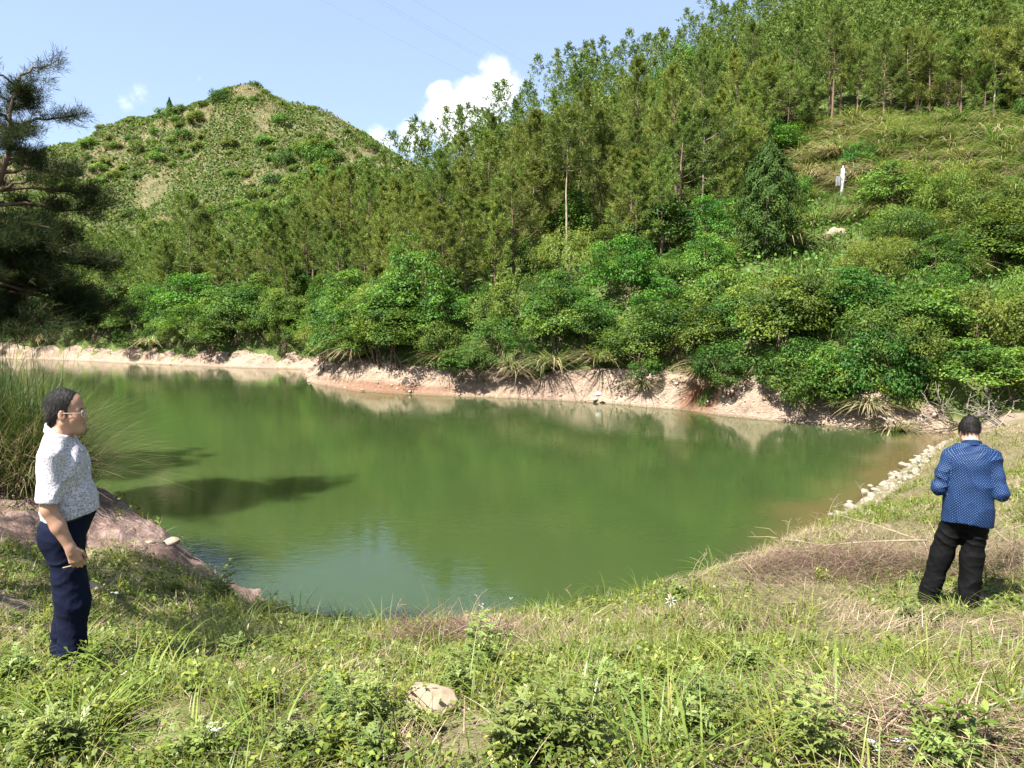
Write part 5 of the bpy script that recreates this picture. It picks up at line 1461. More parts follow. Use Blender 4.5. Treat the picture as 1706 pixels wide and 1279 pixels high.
for pxx, pyy, k, sc, lab in [(197, 1075, 0, .78, 'tall flower stalk with white heads right of the man in the white shirt'), (640, 1015, 1, .5, 'white flower at the brim left of the dark leafy bush'), (585, 1020, 1, .7, 'white flowers at the brim below the reflection of the sky'),
                             (365, 1290, 1, .5, 'low white flowers at the lower edge, left part'), (350, 1275, 1, .45, 'second low white flowers at the lower edge, left part'), (735, 1000, 1, .6, 'white flower on a thin stem over the water, left of the middle'), (800, 985, 1, .9, 'pale flower heads on the brim over the water, middle'), (850, 985, 0, .6, 'taller pale flower stalk on the brim over the water, middle'), (212, 1165, 1, .4, 'tiny white flower beside the feet of the man in the white shirt'), (232, 1000, 1, .6, 'white flower in the shade at the foot of the mound')]:
    p = ground_at(pxx, pyy); place(FL, k, tuple(p), rw.uniform(0, 6.28), sc * .8, lab, 'small white flowers on the bank')
p = ground_at(1118, 1062)
t = thing('lily', 'single white flower with narrow petals on a thin stalk', 'flower', tuple(p))
g = Geo(); tube(g, [(0, 0, -.03), (0, 0, .14), (-.01, 0, .27)], [.004, .003, .003], 5); obj('stem', g.mesh('stem'), M_STEM, t)
g = Geo(); b = np.array([.1, .8, 1.9, 2.7, 3.5, 4.6, 5.6]); d = np.stack([np.cos(b), np.sin(b) * .6 - .3, np.sin(b) * .9 + .1], -1)
kites(g, np.array([[-.01, 0, .275]]) + unit(d) * .03, unit(np.array([[0, -1., .4]]) + 0 * d), d, np.array([.045, .036, .048, .04, .046, .034, .04]), .007, np.full(7, .5), .1); obj('petals', g.mesh('petals'), M_WHITE, t)
for q, (pxx, pyy) in enumerate([(1455, 1262), (1470, 1272), (1515, 1268), (1540, 1258), (1560, 1262), (1500, 1255)]):
    p = ground_at(pxx, pyy); g = Geo(); rr = np.random.default_rng(q + 5)
    kites(g, np.array([[0, 0, .03]]), unit(np.array([[rr.normal() * .3, rr.normal() * .3 - .3, 1.]])), np.array([[rr.normal(), rr.normal(), .1]]), .075, .026, np.array([.5]), .2)
    o = obj('petal', g.mesh('petal'), M_WHITE); o.location = (p[0], p[1], p[2] + .02); tag(o, 'white scrap like a fallen petal on the straw in the lower right corner', 'petal', 'white petals on the straw')

# thin dry stems standing in the shallows at right
r = np.random.default_rng(93)
for q, (pxx, pyy, h) in enumerate([(1467, 840, .62), (1472, 838, .55), (1440, 850, .55), (1378, 868, .62), (1355, 880, .4), (1335, 885, .42), (1310, 895, .5), (1385, 872, .45), (1160, 948, .55), (1150, 945, .5), (960, 980, .45), (655, 1005, .5), (780, 985, .55)]):
    p = ground_at(pxx, pyy); g = Geo(); a = r.uniform(0, 6.28)
    q5 = np.linspace(0, 1, 6)[:, None]; pts = np.concatenate([np.cos(a) * .25 * h * q5 ** 2.2, np.sin(a) * .1 * h * q5 ** 2.2, h * (q5 - .12 * q5 ** 3) - .05], 1)
    tube(g, pts, np.linspace(.006, .003, 6), 4)
    for k in range(4):
        s = pts[5] - (pts[5] - pts[3]) * k * .2; e = s + np.array([r.normal() * .06, r.normal() * .03, r.uniform(.02, .08)]); tube(g, [s, (s + e) / 2, e], [.003, .0025, .002], 4)
    o = obj('dry_stalk', g.mesh('dry_stalk'), M_STALK); o.location = tuple(p)
    tag(o, 'thin dry grass stalk standing at the edge of the water on the right' if pxx > 1200 else 'thin grass stem standing on the brim against the water', 'stalk', 'thin stems against the water')
# ================================================================== people: one continuous skin grown from a distance field, clothes over it
class Field:
    def __init__(s, xs, ys, zs):
        s.xs, s.ys, s.zs = [np.asarray(a, np.float32) for a in (xs, ys, zs)]
        s.f = np.full((len(xs), len(ys), len(zs)), .5, np.float32)
    def box(s, lo, hi):
        sl = []
        for a, l, h in zip((s.xs, s.ys, s.zs), lo, hi):
            i, j = np.searchsorted(a, l), np.searchsorted(a, h)
            if j <= i: return None, None
            sl.append(slice(i, j))
        X, Y, Z = np.meshgrid(s.xs[sl[0]], s.ys[sl[1]], s.zs[sl[2]], indexing='ij')
        return tuple(sl), (X, Y, Z)
    def put(s, sl, d, k, op='add'):
        a = s.f[sl]
        if op == 'add':
            if k > 0:
                h = np.maximum(k - np.abs(a - d), 0) / k
                s.f[sl] = np.minimum(a, d) - h * h * k * .25
            else: s.f[sl] = np.minimum(a, d)
        else:
            d = -d
            if k > 0:
                h = np.maximum(k - np.abs(a - d), 0) / k
                s.f[sl] = np.maximum(a, d) + h * h * k * .25
            else: s.f[sl] = np.maximum(a, d)
    def cone(s, a, b, ra, rb, k=.03, op='add'):
        a, b = np.asarray(a, float), np.asarray(b, float); m = max(ra, rb) + .06 + k
        sl, P = s.box(np.minimum(a, b) - m, np.maximum(a, b) + m)
        if sl is None: return
        d = b - a; L2 = d @ d + 1e-9
        t = np.clip(((P[0] - a[0]) * d[0] + (P[1] - a[1]) * d[1] + (P[2] - a[2]) * d[2]) / L2, 0, 1)
        q = np.sqrt((P[0] - a[0] - t * d[0]) ** 2 + (P[1] - a[1] - t * d[1]) ** 2 + (P[2] - a[2] - t * d[2]) ** 2) - (ra + (rb - ra) * t)
        s.put(sl, q.astype(np.float32), k, op)
    def chain(s, pts, rad, k=.03, op='add'):
        for i in range(len(pts) - 1): s.cone(pts[i], pts[i + 1], rad[i], rad[i + 1], k, op)
    def ell(s, c, r, k=.03, rot=None, op='add'):
        c, r = np.asarray(c, float), np.asarray(r, float); m = r.max() + .06 + k
        sl, P = s.box(c - m, c + m)
        if sl is None: return
        x, y, z = P[0] - c[0], P[1] - c[1], P[2] - c[2]
        if rot is not None:
            x, y, z = [rot[0][i] * x + rot[1][i] * y + rot[2][i] * z for i in range(3)]
        k0 = np.sqrt((x / r[0]) ** 2 + (y / r[1]) ** 2 + (z / r[2]) ** 2); k1 = np.sqrt((x / r[0] ** 2) ** 2 + (y / r[1] ** 2) ** 2 + (z / r[2] ** 2) ** 2) + 1e-6
        s.put(sl, (k0 * (k0 - 1) / k1).astype(np.float32), k, op)
    def cut(s, fn):
        """keep only where fn(X, Y, Z) < 0"""
        X, Y, Z = np.meshgrid(s.xs, s.ys, s.zs, indexing='ij'); s.f = np.maximum(s.f, fn(X, Y, Z).astype(np.float32))
    def warp(s, fn):
        m = np.nonzero(np.abs(s.f) < .05)
        s.f[m] += fn(s.xs[m[0]].astype(float), s.ys[m[1]].astype(float), s.zs[m[2]].astype(float)).astype(np.float32)
    def surface(s):
        f = s.f; ins = f < 0
        nx, ny, nz = f.shape
        c8 = [ins[i:nx - 1 + i, j:ny - 1 + j, k:nz - 1 + k] for i in (0, 1) for j in (0, 1) for k in (0, 1)]
        cnt = sum(c.astype(np.int8) for c in c8); act = (cnt > 0) & (cnt < 8)
        I, J, K = np.nonzero(act); n = len(I)
        num = np.full(act.shape, -1, np.int32); num[I, J, K] = np.arange(n)
        acc = np.zeros((n, 3)); w = np.zeros(n); co = (s.xs, s.ys, s.zs)
        for ax in range(3):
            o1, o2 = [a for a in range(3) if a != ax]
            for u in (0, 1):
                for v in (0, 1):
                    p = [I.copy(), J.copy(), K.copy()]; p[o1] = p[o1] + u; p[o2] = p[o2] + v
                    q = [a.copy() for a in p]; q[ax] = q[ax] + 1
                    a, b = f[tuple(p)], f[tuple(q)]; m = (a < 0) != (b < 0)
                    t = np.where(m, a / np.where(m, a - b, 1), 0)
                    for c in range(3):
                        v0 = co[c][p[c]]; v1 = co[c][q[c]]; acc[:, c] += np.where(m, v0 + (v1 - v0) * t, 0)
                    w += m
        V = acc / w[:, None]; Fs = []
        for ax in range(3):
            o1, o2 = [a for a in range(3) if a != ax]
            A = np.moveaxis(ins, ax, 0); ch = A[:-1] != A[1:]
            a, b, c = np.nonzero(ch[:, 1:-1, 1:-1]); b += 1; c += 1
            low = A[a, b, c]
            NM = np.moveaxis(num, ax, 0)
            q = np.stack([NM[a, b - 1, c - 1], NM[a, b, c - 1], NM[a, b, c], NM[a, b - 1, c]], 1)
            flip = low if ax != 1 else ~low
            q = np.where(flip[:, None], q, q[:, ::-1]); Fs.append(q)
        F = np.concatenate(Fs); F = F[(F >= 0).all(1)]
        return V, F
def relax(V, F, it=2, lam=.5):
    e = np.concatenate([F[:, [0, 1]], F[:, [1, 2]], F[:, [2, 3]], F[:, [3, 0]]]); e = np.concatenate([e, e[:, ::-1]])
    deg = np.bincount(e[:, 0], minlength=len(V))[:, None]
    for _ in range(it):
        s = np.stack([np.bincount(e[:, 0], V[e[:, 1], c], len(V)) for c in range(3)], 1); V = V + lam * (s / np.maximum(deg, 1) - V)
    return V
def grid(lo, hi, h): return [np.arange(a, b, q) for a, b, q in zip(lo, hi, h if hasattr(h, '__len__') else (h,) * 3)]
def Rz(a): c, s = math.cos(a), math.sin(a); return np.array([[c, -s, 0], [s, c, 0], [0, 0, 1]])
def Ry(a): c, s = math.cos(a), math.sin(a); return np.array([[c, 0, s], [0, 1, 0], [-s, 0, c]])

M_SKIN = NT('skin'); _q = M_SKIN
_colr = _q.mix(_q.rng(_q.noise(14, 4, .6, _q.objco()), .35, .7), (.335, .185, .120), (.40, .235, .160))
_colr = _q.mix(_q.attr('lip'), _colr, (.26, .095, .075))
M_SKIN = _q.done(_q.bsdf(_colr, .5, .35, _q.bump(_q.noise(170, 3, .6, _q.objco()), .12, .003), Subsurface_Weight=.12, Subsurface_Scale=.01))
M_SKIN_PALE = NT('skin_pale'); _q = M_SKIN_PALE
_colr = _q.mix(_q.rng(_q.noise(14, 4, .6, _q.objco()), .35, .7), (.38, .23, .16), (.46, .30, .22))
M_SKIN_PALE = _q.done(_q.bsdf(_colr, .5, .35, _q.bump(_q.noise(170, 3, .6, _q.objco()), .12, .003), Subsurface_Weight=.12, Subsurface_Scale=.01))
def hair_mat():
    m = NT('short_black_hair'); n = m.noise(150, 4, .75, m.objco((1, 1, .22)))
    return m.done(m.bsdf(m.mix(m.rng(n, .35, .75), (.003, .0025, .0025), (.016, .012, .010)), .6, .3, m.bump(n, .8, .006)))
M_HAIR = hair_mat()

HS = 1.01
def head(F, hc, R_, mode='add'):
    """skull, face, ears and neck in the head's own axes (x forward, y to the person's left)"""
    E0, C0 = F.ell, F.cone
    class F:
        ell = staticmethod(lambda c, r, k=.03, rot=None, op='add': E0(c, np.array(r) * HS, k, rot, op))
        cone = staticmethod(lambda a, b, ra, rb, k=.03, op='add': C0(a, b, ra * HS, rb * HS, k, op))
    P = lambda *v: hc + R_ @ np.array(v) * HS
    F.ell(P(-.014, 0, .036), (.100, .080, .094), .02, R_.T)
    F.ell(P(.030, 0, .045), (.064, .066, .066), .03, R_.T)
    F.ell(P(.034, 0, -.035), (.062, .064, .086), .03, R_.T)
    for sg in (1, -1):
        F.cone(P(-.012, .052 * sg, -.052), P(.062, .018 * sg, -.103), .030, .024, .03)
        F.ell(P(.050, .040 * sg, -.032), (.036, .032, .034), .02, R_.T)
        F.cone(P(.076, .042 * sg, .014), P(.087, .012 * sg, .012), .011, .010, .015)
        F.ell(P(.100, .031 * sg, -.006), (.015, .019, .010), .012, R_.T, 'sub')
        F.ell(P(.074, .031 * sg, -.006), (.014, .016, .012), .008, R_.T)
        F.ell(P(.099, .014 * sg, -.038), (.013, .009, .009), .008, R_.T)
        F.ell(P(-.006, .079 * sg, -.008), (.020, .010, .033), .006, R_.T @ Rz(.35 * sg) if False else R_.T)
        F.ell(P(-.010, .086 * sg, -.006), (.022, .006, .030), .006, R_.T)
        F.ell(P(.002, .092 * sg, -.008), (.009, .007, .017), .005, R_.T, 'sub')
    F.cone(P(.088, 0, .006), P(.112, 0, -.032), .0085, .0125, .014)
    F.ell(P(.088, 0, -.064), (.014, .025, .008), .008, R_.T); F.ell(P(.087, 0, -.078), (.013, .022, .008), .007, R_.T)
    F.ell(P(.104, 0, -.0708), (.010, .026, .0022), .003, R_.T, 'sub')
    F.ell(P(.076, 0, -.104), (.022, .026, .018), .02, R_.T)
    F.ell(P(.022, 0, -.096), (.042, .042, .024), .025, R_.T)
def hair(hc, R_, zl, thick=.010, hres=.0045, seed=0):
    F = Field(*grid(hc - .17, hc + .185, hres)); P = lambda *v: hc + R_ @ np.array(v) * HS
    F.ell(P(-.014, 0, .036), HS * np.array((.100, .080, .094)) + thick, .02, R_.T); F.ell(P(.030, 0, .045), HS * np.array((.064, .066, .066)) + thick * .8, .03, R_.T)
    F.ell(P(-.030, 0, .048), HS * np.array((.088, .077, .088)) + thick, .02, R_.T)
    F.cone(P(-.07, 0, -.02), P(-.05, 0, -.06), .050 * HS, .045 * HS, .03)
    def cutf(X, Y, Z):
        q = np.stack([X - hc[0], Y - hc[1], Z - hc[2]], -1) @ R_ / HS
        wob = .006 * np.sin(q[..., 1] * 160 + 3 * q[..., 0] * 40) + .004 * np.sin(q[..., 0] * 230)
        zz = np.interp(q[..., 0] + .25 * np.maximum(.055 - np.abs(q[..., 1]), 0) * 0, zl[0], zl[1])
        return (zz + wob - q[..., 2]) * .8
    F.cut(cutf)
    F.warp(lambda X, Y, Z: .0045 * (vnoise(X * 90 + Z * 40, Y * 90 - Z * 25, 5) - .5) + .004 * (vnoise(X * 30, Y * 30 + Z * 30, 6) - .5))
    V, Q = F.surface(); V = relax(V, Q, 1, .4)
    # short strands over the surface
    r = np.random.default_rng(seed + 3); c = V.mean(0); i = r.choice(len(V), 5200); b = V[i]; o = unit(b - c)
    fl = unit(np.array([0, 0, -1.]) + o * .55 + (R_ @ np.array([-.5, 0, 0]))[None] + r.normal(size=b.shape) * .28); fl = unit(fl - o * np.maximum((fl * o).sum(1, keepdims=True) * -1, 0) * -1)
    sd = unit(np.cross(fl, o)); L = r.uniform(.008, .020, (len(b), 1)); w = .0011
    S = np.stack([b - sd * w - o * .002, b + sd * w - o * .002, b + sd * w * .3 + fl * L + o * .0035, b - sd * w * .3 + fl * L + o * .0035], 1).reshape(-1, 3)
    return np.concatenate([V, S]), np.concatenate([Q, np.arange(len(S)).reshape(-1, 4) + len(V)])
def hand(F, W, d, fwd, inn, curl=.9, k=.008, scale=1.0):
    """palm, four bent fingers of unequal length and a thumb; d along the hand, fwd towards the thumb, inn towards the palm"""
    d, fwd, inn = [unit(np.asarray(v, float)[None])[0] for v in (d, fwd, inn)]; s = scale
    F.cone(W, W + d * .03 * s, .029 * s, .030 * s, .02)
    lens = (.045, .050, .047, .036)
    for i in range(4):
        o = (.033 - .021 * i) * s
        kn = W + d * (.088 - .004 * abs(i - 1)) * s + fwd * o
        F.cone(W + d * .022 * s + fwd * o * .65, kn, .0155 * s, .0120 * s, .014)
        a, L = .35 * curl, lens[i] * s; p = kn; ang = 0; dirs = d
        for j, (bend, f, r) in enumerate([(.55 * curl, 1.0, .0098), (1.05 * curl, .68, .0090), (.8 * curl, .52, .0080)]):
            ang += bend; v = d * math.cos(ang) + inn * math.sin(ang)
            e = p + v * L * f; F.cone(p, e, (r + .001) * s, r * s, .004); p = e
    t0 = W + d * .022 * s + fwd * .026 * s; t1 = t0 + (d * .7 + fwd * .55 + inn * .35) * .042 * s; t2 = t1 + (d * .85 + fwd * .1 + inn * .5) * .034 * s; t3 = t2 + (d * .7 - fwd * .15 + inn * .65) * .026 * s
    F.chain([t0, t1, t2, t3], [.016 * s, .0125 * s, .0108 * s, .0092 * s], .006)

def field_obj(name, F, mat, parent, it=2, attrs=None, lam=.5):
    V, Q = F.surface(); V = relax(V, Q, it, lam)
    me = mesh_np(name, V, Q, None, True, attrs(V) if attrs else None)
    return obj(name, me, mat, parent)

def folds(seed, amp, su=5, sz=9, shear=.8, sharp=3.0):
    """creases: ridged noise, stretched and slanting, over the cloth"""
    def fn(X, Y, Z):
        p = X * 1.0 + np.abs(Y) * .8 * np.sign(Y) + 3.0; q = Z
        w = .5 * (vnoise(p * 4 + seed, q * 4, seed) - .5)
        a = vnoise((p + shear * q) * su + w, (q - .35 * p) * sz + w * 2, seed + 1); b = vnoise((p - shear * q) * su * 2.1 + w, (q + .3 * p) * sz * 2.0 + w, seed + 2)
        r1 = (1 - np.abs(2 * a - 1)) ** sharp; r2 = (1 - np.abs(2 * b - 1)) ** sharp
        msk = .35 + .9 * vnoise(p * 3.1, q * 3.1, seed + 3)
        return -amp * (r1 * msk + .45 * r2 * msk - .35)
    return fn
def shirt_print_mat():
    # white cotton with a small dark squiggle print
    m = NT('printed_white_cotton'); v = m.attr('cloth', True)
    n = m.n('ShaderNodeTexNoise'); m.set(n.inputs['Vector'], v); n.inputs['Scale'].default_value = 95; n.inputs['Detail'].default_value = 0
    v2 = m.n('ShaderNodeMix', data_type='VECTOR'); v2.inputs[0].default_value = .018; m.set(v2.inputs[4], v); m.set(v2.inputs[5], n.outputs['Color'])
    w = m.n('ShaderNodeTexVoronoi', feature='DISTANCE_TO_EDGE'); w.inputs['Scale'].default_value = 82; m.set(w.inputs['Vector'], v2.outputs[1])
    line = m.rng(w.outputs[0], .06, .16, 1, 0)
    gap = m.rng(m.noise(48, 1, .5, v), .36, .46)
    k = m.math('MULTIPLY', line, gap)
    col = m.mix(m.math('MULTIPLY', k, .85), (.50, .49, .50), (.15, .14, .18))
    return m.done(m.bsdf(col, .85, .2, m.bump(m.noise(9, 4, .6, m.objco((1, 1, .6))), .35, .02)))
def dot_mat():
    # navy satin-like cotton with small pale blue dots in offset rows
    m = NT('dotted_navy_cotton'); v = m.attr('cloth', True)
    s = m.n('ShaderNodeSeparateXYZ'); m.set(s.inputs[0], v)
    P = .0225
    u, w = m.math('DIVIDE', s.outputs[0], P), m.math('DIVIDE', s.outputs[2], P)
    def d(off):
        a = m.math('SUBTRACT', m.math('FRACT', m.math('ADD', u, off)), .5); b = m.math('SUBTRACT', m.math('FRACT', m.math('ADD', w, off)), .5)
        return m.math('SQRT', m.math('ADD', m.math('MULTIPLY', a, a), m.math('MULTIPLY', b, b)))
    dd = m.math('MINIMUM', d(0.), d(.5))
    k = m.rng(dd, .09, .155, 1, 0)
    base = m.mix(m.rng(m.noise(5, 3, .5, m.objco()), .35, .65), (.0022, .009, .046), (.004, .014, .066))
    col = m.mix(k, base, (.10, .20, .30))
    return m.done(m.bsdf(col, .62, .14, m.bump(m.noise(8, 4, .6, m.objco((1, 1, .5))), .4, .03)))
def cloth_mat(name, a, b, sc=160, rough=.85, bump=.3):
    m = NT(name); n = m.noise(sc, 3, .6, m.objco()); big = m.noise(11, 4, .6, m.objco((1, 1, .6)))
    return m.done(m.bsdf(m.mix(n, a, b), rough, .10, m.bump(big, bump, .03)))
M_SHIRT, M_DOTS = shirt_print_mat(), dot_mat()
M_DENIM = cloth_mat('dark_navy_twill', (.0028, .004, .0125), (.006, .009, .026))
M_BLACK = cloth_mat('black_twill', (.0022, .0022, .0026), (.005, .005, .0056), 160, .75)
M_LEATHER = simple_mat('black_leather', (.008, .008, .008), (.02, .02, .02), 20, .4, .4, .1, .002)
M_METAL = simple_mat('thin_metal', (.45, .42, .38), (.6, .56, .5), 30, .3, .6, 0, .002)
M_EYE = simple_mat('eye_white', (.5, .48, .45), (.6, .57, .54), 30, .2, .5, 0, .002)
M_IRIS = simple_mat('dark_iris', (.01, .007, .005), (.02, .014, .01), 30, .2, .5, 0, .002)
M_WTHREAD = simple_mat('white_thread', (.7, .7, .7), (.8, .8, .8), 30, .7, .2, 0, .002)
M_LENS = NT('spectacle_lens'); _t = M_LENS.n('ShaderNodeBsdfTransparent'); _g = M_LENS.n('ShaderNodeBsdfGlossy'); _g.inputs['Roughness'].default_value = .05
_x = M_LENS.n('ShaderNodeMixShader'); _x.inputs[0].default_value = .10; M_LENS.t.links.new(_t.outputs[0], _x.inputs[1]); M_LENS.t.links.new(_g.outputs[0], _x.inputs[2]); M_LENS = M_LENS.done(_x.outputs[0])

def torso(F, e=0., belly=1.0, sh=.165, z0=0.):
    F.ell((-.008, 0, 1.235 + z0), (.122 + e, .168 + e, .20 + e), .05)
    F.ell((.032 * belly, 0, 1.065 + z0), (.128 + .022 * belly + e, .160 + e, .155 + e), .06)
    F.ell((-.012, 0, .93), (.130 + e, .165 + e, .14 + e), .05)
    F.cone((-.022, -sh, 1.352 + z0), (-.022, sh, 1.352 + z0), .054 + e, .054 + e, .05)
    for y_ in (-1, 1): F.cone((-.028, .045 * y_, 1.445 + z0), (-.024, sh * y_, 1.365 + z0), .045 + e, .050 + e, .04)
    F.cone((-.030, -.07, 1.415 + z0), (-.030, .07, 1.415 + z0), .05 + e, .05 + e, .05)
    F.ell((-.055, -.075, 1.27 + z0), (.07 + e, .085 + e, .12 + e), .05); F.ell((-.055, .075, 1.27 + z0), (.07 + e, .085 + e, .12 + e), .05)
    F.ell((.055, -.075, 1.26 + z0), (.06 + e, .085 + e, .09 + e), .05); F.ell((.055, .075, 1.26 + z0), (.06 + e, .085 + e, .09 + e), .05)
def cloth_coords(arms):
    def fn(V):
        az = np.arctan2(V[:, 1], -V[:, 0]); u = az * .165; v = V[:, 2].copy(); w = np.zeros(len(V))
        for a, b, r in arms:
            a, b = np.asarray(a), np.asarray(b); d = b - a; L = np.linalg.norm(d); d = d / L
            t = (V - a) @ d; p = V - a - t[:, None] * d; dist = np.linalg.norm(p, axis=1)
            e1 = unit(np.cross(d, [1., .2, 0])[None])[0]; e2 = np.cross(d, e1)
            m = (dist < r) & (t > -.02) & (t < L + .05)
            ua = np.arctan2(p @ e1, p @ e2) * r * .8
            u = np.where(m, ua, u); v = np.where(m, t, v); w = np.where(m, 1.0, w)
        return dict(cloth=np.stack([u, w * 3, v], 1))
    return fn
def spectacles(parent, hc, R_):
    P = lambda *v: hc + R_ @ np.array(v) * HS; g, gl = Geo(), Geo()
    for sg in (1, -1):
        a = np.linspace(0, 2 * np.pi, 25); pts = np.array([P(.107 - .010 * abs(math.sin(0)) - .25 * max(0, abs(.033 + .024 * math.cos(t)) - .03), sg * (.033 + .025 * math.cos(t)), -.010 + .0175 * math.copysign(abs(math.sin(t)) ** .8, math.sin(t))) for t in a])
        tube(g, pts, .0016, 5)
        n = 24; c = pts[:24].mean(0); V = np.concatenate([[c], pts[:24]])
        gl.add(V, np.array([[0, 1 + i, 1 + (i + 1) % 24, 1 + (i + 2) % 24] for i in range(0, 24, 2)]), .5)
        tube(g, [P(.100, sg * .058, -.004), P(.09, sg * .076, -.002), P(.0, sg * .088, .006), P(-.02, sg * .088, -.004)], .0016, 5)
    tube(g, [P(.106, .009, -.006), P(.110, 0, -.002), P(.106, -.009, -.006)], .0015, 5)
    o = obj('spectacles', g.mesh('spectacles', True), M_METAL, parent); obj('lens', gl.mesh('lens', True), M_LENS, o); return o
def face_bits(parent, hc, R_):
    P = lambda *v: hc + R_ @ np.array(v) * HS
    import bmesh
    for sg in (1, -1):
        for nm, r, off, mt in (('eye', .0125, 0, M_EYE), ):
            bm = bmesh.new(); bmesh.ops.create_uvsphere(bm, u_segments=16, v_segments=10, radius=r * HS); me = bpy.data.meshes.new(nm); bm.to_mesh(me); bm.free()
            e = obj(nm, me, mt, parent); e.location = P(.0775, .031 * sg, -.006)
            bm = bmesh.new(); bmesh.ops.create_uvsphere(bm, u_segments=12, v_segments=8, radius=.0062); me = bpy.data.meshes.new('iris'); bm.to_mesh(me); bm.free()
            i = obj('iris', me, M_IRIS, e); i.location = R_ @ np.array([.0080, -.002 * sg, 0])
        g = Geo(); tube(g, [P(.0975, .012 * sg, .014), P(.0955, .028 * sg, .020), P(.085, .047 * sg, .014)], [.0035, .0042, .0022], 6); obj('eyebrow', g.mesh('eyebrow', True), M_HAIR, parent)
def shoe(name, parent, p, yaw, mat):
    F = Field(*grid(np.array(p) - [.2, .2, .09], np.array(p) + [.24, .2, .16], .007)); c, s = math.cos(yaw), math.sin(yaw); A = lambda x, y, z: (p[0] + c * x - s * y, p[1] + s * x + c * y, p[2] + z)
    F.chain([A(-.07, 0, .035), A(.05, 0, .04), A(.15, 0, .028)], [.042, .045, .034], .03); F.cone(A(-.05, 0, .05), A(-.04, 0, .11), .042, .045, .03)
    F.cut(lambda X, Y, Z: p[2] - Z)
    return field_obj(name, F, mat, parent, 2)

